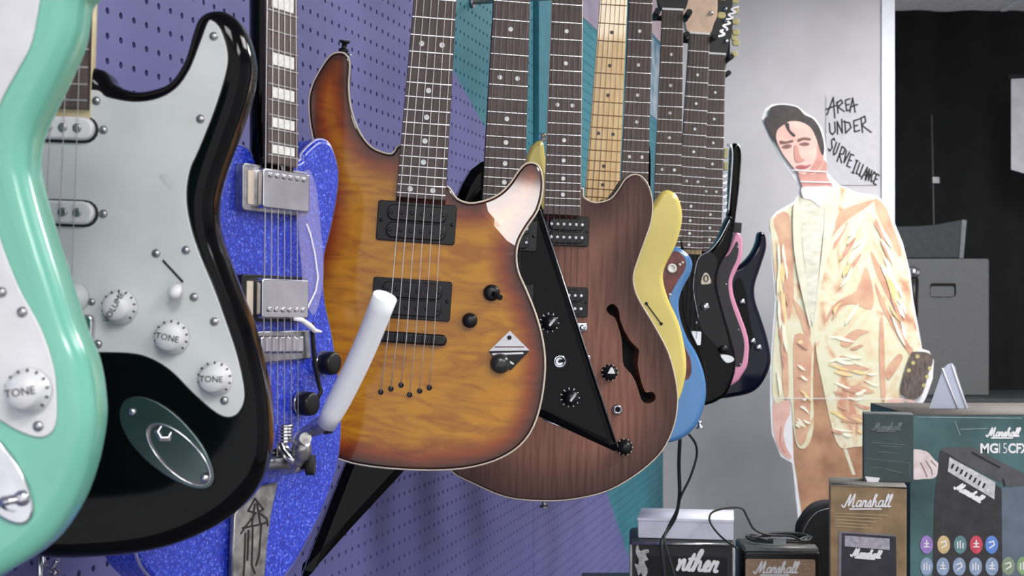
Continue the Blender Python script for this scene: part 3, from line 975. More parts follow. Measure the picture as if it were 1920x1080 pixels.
# ---- 4: amber sunburst
g = Guitar('electric_guitar', 771, 634, F / 1630, 3, 4.0, 'amber flame-top sunburst electric guitar with white edge binding and black pickups', 'guitar', 'electric guitars hanging in a row')
edge = [(640, 98), (620, 103), (600, 130), (585, 160), (579, 190), (582, 235), (594, 290), (604, 350), (600, 420), (578, 490), (548, 570), (530, 670), (536, 760), (575, 830), (640, 862), (700, 875), (780, 881), (850, 880), (900, 872), (940, 858), (975, 835), (1000, 800), (1015, 750), (1022, 690), (1018, 640), (1005, 590), (985, 540), (972, 510), (968, 480), (973, 452), (990, 422), (1010, 392), (1020, 352), (1018, 320), (1008, 304), (990, 303), (975, 317), (958, 342), (938, 362), (910, 376), (880, 381), (856, 372), (842, 352), (830, 345), (780, 300), (750, 272), (735, 288), (710, 283), (690, 270), (670, 240), (657, 200), (653, 160), (655, 125), (652, 107)]
gp = smooth_closed(g.uvs(edge), 3)
gp = gp if area2(gp) > 0 else gp[::-1]
bd = slab('body', gp, -.042, 0, M_amber, g.root, r=.003, seg=2, grid=.008)
bl0, bl1 = Vector(g.uv(905, 388)), Vector(g.uv(957, 466))
bdir = (bl1 - bl0).normalized(); bnor = Vector((-bdir.y, bdir.x))
def bevel_drop(x, y):
    d = (Vector((x, y)) - bl0).dot(bnor)
    return 0.28 * d if d > 0 and x > bl0.x - .012 else 0.0
for vv in bd.data.vertices:
    if vv.co.z > -.02: vv.co.z -= bevel_drop(vv.co.x, vv.co.y)
tube('binding', [(p[0], p[1], -.0025 - bevel_drop(p[0], p[1])) for p in gp], .0014, M_cream, g.root, closed=True, seg=6)
# carved bevel in the treble cutaway, glossy dark
g.neck((742, 375), (836, 370), (776, 0), (855, 0), (808, 83), nf=24, h=.010, board=M_rose, back=M_mahog)
g.humbucker(781, 417, .0905, .046, n=6, pole=M_blackp)
g.humbucker(772, 561, .0905, .046, n=6, pole=M_blackp)
br = slab('bridge', rrect(0, 0, .082, .013, .006), .001, .010, M_blackp, g.root, r=.0025, seg=2)
for k in range(6):
    slab('saddle', rrect((k - 2.5) * .0105, .0, .007, .010, .002), .009, .0125, M_blackp, br, r=.001)
for (px, py) in ((714, 735), (733, 729), (752, 722), (768, 740), (787, 733), (805, 727)):
    g.part('ferrule', ferr_mesh(M_blackp), None, (*g.uv(px, py, .001), 0))
fx = [g.uv(px, py, .001) for (px, py) in ((714, 735), (733, 729), (752, 722), (768, 740), (787, 733), (805, 727))]
for k in range(6):
    q = (k - 2.5) / 5
    g.part('string', tube_mesh('string', [(fx[k][0], fx[k][1], .001), (q * .0525, 0, .0135), (g.cen(g.ynut) + q * g.wid(g.ynut) * .84, g.ynut, g.h + .002)], .00046 * (1.25 - .09 * k), 5), M_bright)
def dome(px, py, R=.009, mat=None, hh=.016):
    x, y = g.uv(px, py, hh * .6)
    return g.part('knob', lathe_mesh('knob', [(R, 0), (R * .98, hh * .6), (R * .86, hh * .85), (R * .55, hh * .98), (R * .1, hh)], 20), mat or M_blackp, (x, y, 0))
sw = dome(922, 549, .0098, None, .010)
tube('switch_lever', [(.002, -.001, .009), (.010, -.005, .020)], .0032, M_blackp, sw, seg=8)
dome(881, 601, .0090)
kb = dome(938, 682, .0118, mk('dark_knob', (40, 44, 40), .22), .018)
tg = bpy.data.objects.new('swing_tag', None); COL.objects.link(tg)
Mt = g.root.matrix_world @ Matrix.Translation((*g.uv(956, 636, .004), .004)); tg.matrix_world = Mt
tag(tg, 'small diamond swing tag, white above and black below, on the amber guitar knob', 'tag')
def tuv(px, py, h=.004):
    a, b = g.uv(px, py, h); c = g.uv(956, 636, .004); return (a - c[0], b - c[1])
slab('tag_top', [tuv(956, 620), tuv(993, 657), tuv(917, 658)], .0, .0006, M_print_w, tg)
slab('tag_bottom', [tuv(917, 658.5), tuv(993, 657.5), tuv(958, 694), tuv(938, 690)], .0, .0006, M_print_k, tg)
slab('tag_eyelet', ellipse(*tuv(955, 633), .0026, .0026, 14), .0006, .0012, M_print_k, tg)
tg_l = []
for (a, b_, yy) in ((928, 948, 650.5), (950, 982, 650.5)): tg_l.append([tuv(a, yy), tuv(b_, yy)])
link('tag_print', strokes_mesh('tag_print', tg_l, .0014, .0006, .0002), mk('tag_ink', (120, 90, 90), .7), tg)
link('tag_lines', strokes_mesh('tag_lines', [[tuv(924, 664), tuv(980, 662)], [tuv(952, 676), tuv(962, 682)]], .0022, .0006, .0002), M_print_w, tg)
g.part('strap_button', lathe_mesh('strap_button', [(.006, 0), (.006, .003), (.003, .004), (.003, .009), (.0065, .011), (.0065, .013)], 14), M_blackp, (*g.uv(644, 97, -.02), -.02), (-1.35, .35, 0))
tube('strap_pin_wire', [(*g.uv(648, 100, -.016), -.016), (*g.uv(660, 104, -.012), -.012)], .0012, M_chrome, g.root, seg=6)
g.hanger('hanger holding the amber sunburst guitar')

# ---- 5: black pointed guitar between the amber and the brown one
GRP = 'electric guitars hanging in a row'
g = Guitar('electric_guitar', 932, 628, F / 1442, 10, 2.5, 'black pointed two-winged electric guitar squeezed behind the amber sunburst one', 'guitar', GRP)
edge = [(905, 302), (884, 318), (868, 345), (848, 395), (830, 440), (740, 660), (645, 880), (566, 1084), (574, 1086), (660, 990), (760, 882), (850, 780), (885, 742), (905, 742), (1015, 783), (1154, 847), (1162, 845), (1120, 715), (1060, 525), (1026, 420), (1014, 372), (1000, 335), (984, 305)]
out = []
ep = g.uvs(edge)
slab('body', ep, -.040, 0, M_black, g.root, r=.0105, seg=1, chamfer=True)
for a, b_ in (((1012, 392), (1158, 838)),):
    p, q = g.uv(*a, -.004), g.uv(*b_, -.004)
    tube('edge_line', [(p[0], p[1], -.004), (q[0], q[1], -.004)], .0011, M_steel, g.root, seg=6)
p, q = g.uv(1018, 786, -.004), g.uv(1056, 803, -.004)
tube('edge_line', [(p[0], p[1], -.002), (q[0], q[1], -.002)], .0011, M_steel, g.root, seg=6)
g.neck((903, 400), (983, 400), (925.5, 0), (994, 0), (952.6, 146), nf=22, h=.011, back=M_black, head='inline', head_mat=M_black, side=-1)
for (px, py, z) in ((1032, 605, .0), (1071, 746, .0)):
    x, y = g.uv(px, py, .008)
    k = g.part('knob', lathe_mesh('knob', [(.0105, 0), (.0105, .006), (.0095, .010), (.0085, .015), (.001, .0155)], 20), M_blackp, (x, y, 0))
    tk = [[(.0108 * math.cos(a), .0108 * math.sin(a)), (.0128 * math.cos(a), .0128 * math.sin(a))] for a in [2 * math.pi * i / 11 for i in range(11)]]
    g.part('number_marks', strokes_mesh('number_marks', tk, .0012, .0003, .0004), M_print_w, parent=k)
    g.part('pointer', strokes_mesh('pointer', [[(-.002, -.003), (.003, .004)]], .003, .0156, .0004), M_steel, parent=k)
x, y = g.uv(1050, 678, .004)
g.part('switch_ring', lathe_mesh('switch_ring', [(.0085, 0), (.0085, .003), (.0055, .003), (.0055, .0005)], 20), M_chrome, (x, y, 0))
g.part('switch_lever', tube_mesh('switch_lever', [(0, 0, 0), (.004, .002, .012)], .002, 8), M_blackp, (x, y, 0))
g.humbucker(945, 440, .088, .040, n=6, half=True)
g.humbucker(938, 560, .088, .040, n=6, half=True)
slab('bridge', rrect(0, 0, .080, .014, .005), .001, .010, M_blackp, g.root, r=.002)
g.strings(-.03, .052, .011)
g.hanger('hanger holding the black pointed guitar')

# ---- 6: brown semi-hollow
g = Guitar('electric_guitar', 1048, 612, F / 1235, 10, 1.6, 'matt brown semi-hollow electric guitar with a dark f-hole and cream binding', 'guitar', GRP)
edge = [(1088, 352), (1094, 368), (1106, 377), (1122, 380), (1145, 373), (1160, 356), (1173, 336), (1190, 327), (1206, 333), (1218, 352), (1224, 382), (1221, 415), (1211, 446), (1198, 482), (1188, 515), (1190, 540), (1200, 565), (1227, 610), (1253, 660), (1267, 712), (1271, 752), (1265, 795), (1249, 834), (1227, 862), (1190, 892), (1140, 920), (1080, 935), (1020, 939), (950, 932), (890, 907), (845, 882), (825, 840), (815, 770), (825, 690), (850, 630), (885, 570), (905, 530), (905, 490), (892, 450), (890, 420), (900, 400), (930, 395), (980, 398), (1025, 390)]
fh = [(1138, 576), (1146, 570), (1154, 572), (1161, 584), (1163, 600), (1172, 622), (1183, 640), (1197, 654), (1198, 662), (1196, 682), (1199, 702), (1206, 726), (1212, 736), (1222, 734), (1229, 741), (1228, 750), (1220, 756), (1210, 756), (1202, 748), (1194, 722), (1184, 702), (1170, 686), (1167, 668), (1166, 640), (1160, 614), (1153, 596), (1144, 590), (1138, 584)]
gp = smooth_closed(g.uvs(edge), 3); gp = gp if area2(gp) > 0 else gp[::-1]
slab('body', gp, -.044, 0, M_walnut, g.root, r=.003, seg=2, grid=.010, holes=[smooth_closed(g.uvs(fh), 2)], hole_depth=.03)
slab('hollow_floor', smooth_closed(g.uvs(fh), 2), -.0299, -.029, M_dark, g.root)
tube('binding', [(p[0], p[1], -.0025) for p in gp], .0014, M_cream, g.root, closed=True, seg=6)
g.neck((1021, 402), (1088, 404), (1035.5, 0), (1092, 0), (1058, 197), nf=22, h=.012, back=M_mahog, binding=True, head='three', head_mat=M_mahog)
hb = g.humbucker(1062, 433, .072, .045, n=6, rows=2, pole=M_dot)
hb2 = g.humbucker(1060, 566, .072, .045, n=6, rows=2, pole=M_dot)
br = slab('bridge', rrect(0, 0, .085, .014, .005), .001, .010, M_chrome, g.root, r=.002)
for (px, py) in ((1092, 615), (1101, 672)):
    x, y = g.uv(px, py, .008)
    g.part('bridge_post', lathe_mesh('bridge_post', [(.0065, 0), (.0065, .007), (.005, .010), (.001, .0105)], 16), M_chrome, (x, y, 0))
slab('tailpiece', rrect(g.uv(1045, 672, .006)[0], g.uv(1045, 672, .006)[1], .095, .014, .006), .001, .011, M_chrome, g.root, r=.003)
for (px, py, ptr) in ((1145, 699, True), (1173, 839, False)):
    x, y = g.uv(px, py, .010)
    k = g.part('knob', lathe_mesh('knob', [(.0125, 0), (.0125, .004), (.0095, .006), (.0092, .014), (.001, .0145)], 20), M_blackp, (x, y, 0))
    tk = [[(.0116 * math.cos(a), .0116 * math.sin(a)), (.0128 * math.cos(a), .0128 * math.sin(a))] for a in [2 * math.pi * i / 11 for i in range(11)]]
    g.part('number_marks', strokes_mesh('number_marks', tk, .0010, .0045, .0006), M_print_w, parent=k)
    if ptr: slab('pointer', [(-.006, -.001), (.006, -.001), (.001, .0085), (-.001, .0085)], .0143, .0152, M_dot, k)
x, y = g.uv(1158, 768, .003)
g.part('jack_socket', lathe_mesh('jack_socket', [(.0085, 0), (.0085, .002), (.006, .005), (.0045, .005), (.0045, .0005)], 18), M_chrome, (x, y, 0))
g.part('jack_hole', lathe_mesh('jack_hole', [(.0043, 0), (.0043, .0015)], 14), M_dark, (x, y, 0))
g.part('strap_button', lathe_mesh('strap_button', [(.006, 0), (.004, .004), (.004, .009), (.0075, .011), (.0075, .013)], 14), M_steel, (*g.uv(1021, 936, -.02), -.02), (math.pi / 2, 0, 0))
g.strings(-.05, .051, .012)
g.hanger('hanger holding the brown semi-hollow guitar')

# ---- 7: butter yellow with maple neck
g = Guitar('electric_guitar', 1109, 632, F / 1140, 0, 3.6, 'butter yellow electric guitar with a pale maple neck behind the brown one', 'guitar', GRP)
edge = [(1165, 392), (1185, 410), (1210, 402), (1228, 378), (1240, 360), (1256, 356), (1272, 369), (1280, 398), (1277, 430), (1266, 464), (1250, 495), (1244, 522), (1254, 561), (1274, 605), (1285, 653), (1288, 690), (1282, 727), (1268, 760), (1230, 800), (1170, 818), (1100, 822), (1020, 800), (965, 755), (950, 690), (965, 610), (995, 540), (1006, 480), (1000, 410), (988, 340), (985, 300), (995, 274), (1010, 263), (1019, 268), (1022, 290), (1030, 325), (1050, 362), (1078, 385), (1098, 392)]
slab('body', smooth_closed(g.uvs(edge), 3), -.044, 0, M_yel, g.root, r=.008, seg=4)
g.neck((1095, 388), (1160, 388), (1125, 0), (1176, 0), (1137, 251), nf=21, h=.010, board=M_maple, back=M_maple, dots='dark')
st = g.part('control_slot', strokes_mesh('control_slot', [g.uvs([(1213, 571), (1239, 606)], .0005)], .002, 0, .0008), M_print_k)
for p in ((1212, 569), (1240, 607)): g.screw(p[0], p[1], .0, .9, M_blackp)
slab('control_plate', smooth_closed(g.uvs([(1205, 600), (1216, 590), (1246, 640), (1262, 700), (1255, 722), (1240, 700), (1220, 650)], .001), 3), 0, .0006, M_yel, g.root)
slab('bridge', rrect(0, -.005, .075, .06, .003), 0, .004, M_steel, g.root, r=.001)
g.strings(0, .053, .010)
g.part('strap_button', lathe_mesh('strap_button', [(.006, 0), (.004, .004), (.004, .009), (.0075, .011), (.0075, .013)], 14), M_chrome, (*g.uv(1017, 264, -.02), -.02), (-1.3, .3, 0))
g.hanger('hanger holding the butter yellow guitar')

# ---- 8: lake blue with tortoiseshell guard
g = Guitar('electric_guitar', 1171, 639, F / 1034, 4, 2.4, 'lake blue electric guitar with tortoiseshell pickguard between the yellow and black ones', 'guitar', GRP)
edge = [(1213, 452), (1225, 480), (1242, 482), (1254, 470), (1264, 462), (1278, 466), (1292, 477), (1300, 493), (1296, 514), (1285, 534), (1277, 553), (1274, 573), (1278, 600), (1290, 633), (1306, 660), (1318, 688), (1325, 718), (1325, 748), (1319, 772), (1308, 797), (1292, 815), (1273, 826), (1255, 831), (1200, 838), (1130, 832), (1065, 800), (1028, 745), (1022, 690), (1040, 630), (1065, 580), (1072, 530), (1062, 470), (1055, 425), (1062, 405), (1078, 408), (1100, 440), (1130, 465), (1160, 470)]
slab('body', smooth_closed(g.uvs(edge), 3), -.044, 0, M_sky, g.root, r=.010, seg=5)
pg = slab('pickguard', smooth_closed(g.uvs([(1248, 486), (1262, 472), (1276, 474), (1286, 490), (1284, 506), (1268, 532), (1258, 553), (1256, 565), (1280, 640), (1294, 672), (1296, 700), (1285, 712), (1262, 690), (1220, 650), (1150, 640), (1110, 560), (1150, 480), (1220, 486)], .002), 3), 0, .002, M_tort, g.root, r=.0005, seg=1)
x, y = g.uv(1260, 503, .004)
g.part('control_ring', lathe_mesh('control_ring', [(.0085, 0), (.0085, .003), (.005, .003), (.005, .0005)], 18), M_dot, (x, y, .002))
for p in ((1275, 496), (1280, 492), (1256, 552)): g.screw(p[0], p[1], .002, .8, M_dot)
g.neck((1161, 445), (1213, 445), (1179, 0), (1224, 0), (1188, 294), nf=21, h=.010, back=M_mahog)
slab('bridge', rrect(0, 0, .075, .04, .003), 0, .005, M_steel, g.root, r=.001)
g.strings(0, .053, .010)
g.part('strap_button', lathe_mesh('strap_button', [(.006, 0), (.004, .004), (.004, .009), (.0075, .011), (.0075, .013)], 14), M_chrome, (*g.uv(1311, 790, -.02), -.02), (1.4, .9, 0))
g.hanger('hanger holding the lake blue guitar')

# ---- 9: black guitar mostly hidden behind the blue one
g = Guitar('electric_guitar', 1232, 634, F / 947, 0, 2.6, 'dark guitar with brown fretboard, its body hidden behind the yellow and blue ones', 'guitar', GRP)
edge = [(1275, 470), (1262, 450), (1268, 435), (1276, 440), (1282, 470), (1286, 510), (1284, 560), (1292, 610), (1312, 655), (1326, 700), (1322, 735), (1290, 755), (1230, 765), (1160, 755), (1105, 720), (1090, 670), (1110, 610), (1140, 560), (1158, 500), (1170, 430), (1185, 350), (1196, 285), (1210, 264), (1218, 268), (1221, 300), (1221, 350), (1224, 400), (1226, 450)]
slab('body', smooth_closed(g.uvs(edge), 3), -.042, 0, M_black, g.root, r=.008, seg=4)
g.neck((1222, 474), (1276, 474), (1240, 52), (1281, 52), (1248, 318), nf=24, h=.010, board=M_rose2, back=M_mahog, head_mat=M_blackp, head='three')
slab('bridge', rrect(0, 0, .075, .03, .003), 0, .008, M_blackp, g.root, r=.001)
g.strings(0, .053, .010)
g.hanger('black padded hanger at the top of the brown fretboard neck', True)

# ---- 10: glossy black double cutaway
g = Guitar('electric_guitar', 1281, 633, F / 877, 6, 3.0, 'glossy black electric guitar with silver control tip and bare maple headstock', 'guitar', GRP)
edge = [(1316, 470), (1331, 470), (1350, 446), (1364, 412), (1371, 405), (1376, 414), (1376, 440), (1368, 470), (1352, 498), (1346, 532), (1357, 579), (1370, 625), (1380, 662), (1381, 685), (1377, 708), (1364, 739), (1350, 750), (1326, 760), (1270, 766), (1215, 745), (1190, 690), (1205, 620), (1228, 560), (1232, 500), (1224, 440), (1230, 415), (1245, 425), (1262, 460), (1280, 470)]
gp = smooth_closed(g.uvs(edge), 3); gp = gp if area2(gp) > 0 else gp[::-1]
slab('body', gp, -.042, 0, M_black, g.root, r=.008, seg=4)
highlight_line = [(1368, 412), (1350, 447), (1331, 470), (1313, 480), (1305, 498), (1300, 530), (1301, 552), (1310, 600)]
tube('pickguard_edge', smooth_open([(*g.uv(px, py, .002), .002) for (px, py) in highlight_line], 5), .0012, M_chrome, g.root, seg=6)  # bevel highlight along the horn drawn in chrome, running on into the guard edge
slab('pickguard', smooth_closed(g.uvs([(1313, 482), (1331, 472), (1345, 490), (1338, 530), (1350, 580), (1366, 640), (1360, 662), (1335, 640), (1312, 610), (1301, 552), (1301, 528), (1305, 498)], .0015), 3), 0, .0015, mk('gloss_black_guard', (16, 14, 16), .08, spec=.3), g.root)
slab('control_tip', smooth_closed(g.uvs([(1314, 532), (1319, 514), (1326, 512), (1331, 520), (1333, 530), (1327, 533)], .006), 3), .001, .006, M_cream, g.root, r=.001)
tube('control_ring', [(*g.uv(1324 + 4 * math.cos(a), 522 + 6 * math.sin(a), .007), .007) for a in [k * .5236 for k in range(12)]], .0011, M_blackp, g.root, closed=True, seg=5)
x, y = g.uv(1322, 575, .006)
g.part('knob', lathe_mesh('knob', [(.009, 0), (.009, .010), (.007, .013), (.001, .0135)], 16), M_chrome, (x, y, 0))
x, y = g.uv(1357, 655, .006)
g.part('knob', lathe_mesh('knob', [(.009, 0), (.009, .010), (.007, .013), (.001, .0135)], 16), M_blackp, (x, y, 0))
x, y = g.uv(1306, 605, .003)
g.part('screw', screw_mesh(M_steel), None, (x, y, .001))
slab('jack_plate', smooth_closed(g.uvs([(1351, 665), (1372, 668), (1376, 676), (1362, 680)], .002), 3), 0, .002, M_chrome, g.root)
g.neck((1266, 466), (1317, 468), (1293, 62), (1331, 64), (1297, 340), nf=21, h=.010, back=M_pmaple, head='three', head_mat=mk('bare_maple', (214, 184, 158), .5, var=.06))
slab('bridge', rrect(0, 0, .075, .03, .003), 0, .008, M_chrome, g.root, r=.001)
g.strings(0, .053, .010)
g.hanger('hanger holding the black guitar with the bare maple headstock', True)

# ---- 11: pink with charcoal pickguard
g = Guitar('electric_guitar', 1323, 631, F / 815, 4, 2.3, 'pink-edged electric guitar with charcoal pickguard just behind the glossy black one', 'guitar', GRP)
edge = [(1352, 478), (1364, 474), (1372, 455), (1378, 440), (1385, 436), (1392, 446), (1393, 465), (1391, 486), (1381, 509), (1374, 528), (1377, 556), (1389, 590), (1400, 620), (1405, 645), (1404, 670), (1401, 688), (1392, 703), (1380, 718), (1340, 735), (1285, 728), (1250, 690), (1245, 640), (1262, 590), (1278, 550), (1280, 500), (1272, 450), (1280, 430), (1294, 440), (1308, 470), (1330, 480)]
slab('body', smooth_closed(g.uvs(edge), 3), -.042, 0, M_pink, g.root, r=.006, seg=4)
slab('pickguard', smooth_closed(g.uvs([(1345, 492), (1366, 478), (1377, 460), (1382, 452), (1385, 466), (1382, 486), (1372, 508), (1366, 530), (1369, 558), (1380, 592), (1391, 622), (1396, 646), (1393, 676), (1386, 688), (1372, 680), (1350, 640), (1330, 600), (1320, 540)], .002), 3), 0, .002, M_char, g.root, r=.0005, seg=1)
for p in ((1383, 463), (1361, 533), (1384, 618), (1388, 683)): g.screw(p[0], p[1], .002, .8)
g.neck((1306, 476), (1352, 476), (1327, 102), (1361, 102), (1334, 359), nf=21, h=.010, back=M_mahog, head='inline', head_mat=M_blackp, side=-1)
slab('bridge', rrect(0, 0, .075, .03, .003), 0, .008, M_chrome, g.root, r=.001)
g.strings(0, .053, .010)
CURS = {}
g.hanger('hanger holding the pink-edged guitar with the black headstock', True)
gpink = g

# ---- 12: navy at the end of the row
g = Guitar('electric_guitar', 1328, 623, F / 757, 4, 1.8, 'navy blue glossy electric guitar with a pointed horn, last in the row', 'guitar', GRP)
edge = [(1352, 500), (1375, 501), (1392, 494), (1410, 475), (1420, 455), (1424, 437), (1430, 434), (1437, 442), (1439, 460), (1436, 475), (1428, 500), (1417, 535), (1418, 563), (1429, 597), (1440, 632), (1446, 660), (1447, 680), (1441, 700), (1428, 723), (1410, 737), (1382, 744), (1340, 748), (1285, 735), (1255, 690), (1255, 640), (1275, 590), (1288, 545), (1285, 490), (1278, 450), (1290, 440), (1305, 465), (1320, 490)]
slab('body', smooth_closed(g.uvs(edge), 3), -.042, 0, M_navy, g.root, r=.012, seg=6)
slab('pickguard', smooth_closed(g.uvs([(1385, 520), (1398, 545), (1404, 590), (1412, 630), (1408, 655), (1395, 640), (1375, 600), (1370, 550)], .002), 3), 0, .002, M_black, g.root)
for (px, py) in ((1391, 566), (1411, 640), (1422, 652)):
    x, y = g.uv(px, py, .006)
    g.part('knob', lathe_mesh('knob', [(.008, 0), (.008, .009), (.006, .012), (.001, .0125)], 14), M_chrome, (x, y, 0))
g.neck((1308, 480), (1346, 480), (1326, 140), (1355, 140), (1335, 372), nf=21, h=.010, back=M_black, head_mat=M_navy, head='three')
slab('bridge', rrect(0, 0, .075, .03, .003), 0, .008, M_chrome, g.root, r=.001)
g.strings(0, .053, .010)
g.hanger('hanger holding the navy guitar at the end of the row', True)

# ---- edge-on glossy black instrument with chrome trim
g = Guitar('instrument_case', 1376, 412, 3.30, 0, 3.5, 'slim glossy black instrument standing edge-on beside the dotted necks, with chrome trim', 'instrument')
slab('shell', smooth_closed(g.uvs([(1366, 430), (1368, 360), (1371, 300), (1372, 276), (1378, 267), (1386, 271), (1390, 290), (1388, 340), (1381, 400), (1376, 432)]), 3), -.05, 0, M_black, g.root, r=.008, seg=4)
tube('chrome_trim', smooth_open([(*g.uv(px, py, 0), .001) for (px, py) in ((1363, 272), (1370, 274), (1373, 290), (1370, 340), (1365, 400))], 5), .0030, M_chrome, g.root, seg=8)
tube('chrome_trim', smooth_open([(*g.uv(px, py, -.004), -.004) for (px, py) in ((1377, 268), (1386, 274), (1390, 292), (1386, 345))], 5), .0016, M_steel, g.root, seg=8)
for (y0, y1) in ((278, 297), (304, 319)):
    slab('cream_tab', g.uvs([(1358, y0), (1365, y0), (1364, y1), (1357, y1)], .0), -.01, .002, M_amberp, g.root, r=.001)
for k in range(6):
    slab('metal_tooth', g.uvs([(1355, 328 + k * 13), (1363, 327 + k * 13), (1362, 334 + k * 13), (1354, 333 + k * 13)], .0), -.008, .002, M_chrome, g.root, r=.0008)
foot = g.uv(1371, 428)
tube('wall_bar', [tuple(g.root.matrix_world.inverted() @ P(1379, 340, 3.36)), tuple(g.root.matrix_world.inverted() @ P(1379, 340, YB - .001))], .006, M_blackp, g.root, seg=8)
box('hook_block', *sorted((g.uv(1377, 418)[0], g.uv(1391, 418)[0])), *sorted((g.uv(1380, 436)[1], g.uv(1380, 417)[1])), -.03, 0, M_blackp, g.root)

# ------------------------------------------------------------------ lettering
GLY = {
 'M': (1.75, [[(-.35, .25), (-.15, .0), (.15, .1), (.62, 1.9), (.72, .15), (1.3, 1.95), (1.35, .1), (1.7, .1)]]),
 'a': (.95, [[(.72, .85), (.4, .95), (.12, .6), (.14, .12), (.42, .04), (.68, .4), (.76, .92), (.74, .1), (.95, .08)]]),
 'r': (.72, [[(-.02, .08), (.16, .95), (.26, .78), (.54, .92), (.46, .2), (.56, .03), (.74, .1)]]),
 's': (.72, [[(-.02, .08), (.42, 1.0), (.52, .5), (.4, .04), (.12, .08)], [(.4, .05), (.74, .1)]]),
 'h': (.92, [[(-.02, .08), (.42, 1.6), (.32, 1.92), (.16, 1.5), (.10, .02), (.26, .7), (.52, .9), (.62, .6), (.64, .1), (.92, .08)]]),
 'l': (.5, [[(-.02, .08), (.40, 1.5), (.30, 1.92), (.14, 1.5), (.16, .16), (.30, .03), (.52, .1)]]),
 'n': (.85, [[(.0, .92), (.12, .6), (.10, .02), (.28, .8), (.52, .92), (.56, .2), (.68, .03), (.86, .1)]]),
 't': (.55, [[(-.02, .08), (.34, 1.5), (.2, .2), (.32, .03), (.56, .1)], [(.02, 1.05), (.56, 1.1)]]),
 'e': (.65, [[(-.02, .08), (.42, .55), (.44, .88), (.24, .92), (.08, .45), (.2, .06), (.66, .14)]]),
}
BLK = {
 'A': [[(0, 0), (.3, 1), (.62, 0)], [(.08, .38), (.55, .38)]],
 'R': [[(.05, 0), (.05, 1), (.5, .92), (.48, .55), (.05, .5), (.62, 0)]],
 'E': [[(.55, 1), (.05, 1), (.05, 0), (.58, 0)], [(.05, .52), (.45, .52)]],
 '-': [[(.1, .5), (.5, .5)]],
 'U': [[(.05, 1), (.06, .25), (.25, 0), (.48, .2), (.52, 1)]],
 'N': [[(.05, 0), (.05, 1), (.52, 0), (.55, 1)]],
 'D': [[(.08, 0), (.05, 1), (.42, .85), (.55, .45), (.35, .08), (.02, 0)]],
 'S': [[(.52, .85), (.3, 1), (.08, .78), (.28, .52), (.5, .3), (.3, 0), (.02, .14)]],
 'V': [[(.03, 1), (.28, 0), (.58, 1)]],
 'I': [[(.28, 0), (.28, 1)], [(.1, 1), (.46, 1)], [(.1, 0), (.46, 0)]],
 'L': [[(.08, 1), (.06, 0), (.5, .02)]],
 'C': [[(.55, .85), (.3, 1), (.06, .55), (.25, 0), (.56, .12)]],
}
def cursive(txt, x0, y0, width, shear=.28, ang=0.0, vs_=1.0, under=True):
    tot = sum(GLY[c][0] for c in txt)
    k = width / tot
    out = []
    x = 0
    for c in txt:
        w, ls = GLY[c]
        for l in ls:
            l = smooth_open([(p[0] * .95, p[1]) for p in l], 3)
            out.append([((x + p[0] + shear * p[1]) * k, p[1] * k * vs_) for p in l])
        x += w
    if under:
        out.append([(.9 * k, -.35 * k), (tot * .8 * k, -.35 * k)])
    c, s = math.cos(ang), math.sin(ang)
    return [[(x0 + p[0] * c - p[1] * s, y0 + p[0] * s + p[1] * c) for p in l] for l in out]
def block(txt, x0, y0, h, adv, ang=0.0, wob=.04, lean=.1, seed=1):
    rr = random.Random(seed)
    out = []
    c, s = math.cos(ang), math.sin(ang)
    for i, ch in enumerate(txt):
        for l in BLK[ch]:
            q = []
            for p in l:
                lx = i * adv + (p[0] + lean * p[1] + rr.uniform(-wob, wob)) * h * .72
                ly = (p[1] + rr.uniform(-wob, wob)) * h
                q.append((x0 + i * adv * (c - 1) + lx, y0 + i * adv * s + ly))
            out.append(q)
    return out

# silver script on the black headstock at the top of the row
hx, hy = gpink.hp
gpink.part('script_logo', strokes_mesh('script_logo', [smooth_open([(hx + .006 + .010 * k * .3 + (.009 if k % 2 else -.004), hy + .040 + .0065 * k) for k in range(12)], 4)], .0042, gpink.h - .009, .0006), M_chrome)

# handwritten sheet on the back wall
fr = Frame('paper_sign', 1597, 348, YB - .004, 0, 0, 'hand-lettered sheet about surveillance taped to the grey wall', 'sign')
slab('sheet', fr.uvs([(1549, 178), (1644, 181), (1645, 347), (1548, 347)]), -.0006, 0, mk('sign_paper', (199, 197, 203), .7, var=.02), fr.root)
def zpx(l, ox=1400, oy=160, k=2.7): return fr.uvs([(ox + p[0] / k, oy + p[1] / k) for p in l])
hand = [[(406, 150), (438, 62), (446, 165)], [(402, 122), (452, 102)],
        [(462, 140), (458, 84)], [(454, 90), (478, 74), (486, 88), (462, 110), (494, 132)],
        [(506, 130), (499, 76)], [(499, 76), (522, 68)], [(501, 102), (519, 96)], [(506, 130), (524, 122)],
        [(522, 136), (536, 64), (549, 136)], [(524, 110), (548, 102)], [(549, 100), (562, 97)],
        [(418, 192), (421, 236), (433, 250), (448, 234), (446, 186)], [(460, 246), (458, 184), (484, 242), (481, 172)],
        [(501, 242), (496, 180)], [(490, 184), (520, 190), (528, 214), (500, 242)],
        [(546, 236), (541, 180)], [(541, 180), (567, 172)], [(543, 208), (562, 202)], [(546, 236), (572, 228)],
        [(586, 238), (578, 164)], [(574, 170), (598, 156), (602, 184), (582, 202), (630, 238)]]
sp = [(409, 330, 66), (432, 350, 62), (455, 385, 76), (484, 388, 58), (505, 408, 60), (528, 440, 62), (552, 446, 56), (568, 458, 58), (580, 474, 62), (602, 476, 52), (622, 484, 50), (640, 496, 48)]
for ch, (x, y, hh) in zip('SURVEILLANCE', sp):
    for l in BLK[ch]:
        hand.append([(x + (p[0] * .52 + .34 * p[1]) * hh, y - p[1] * hh + p[0] * 12) for p in l])
link('lettering', strokes_mesh('lettering', [zpx(l) for l in hand], .0058, 0, .0004), M_print_k, fr.root)

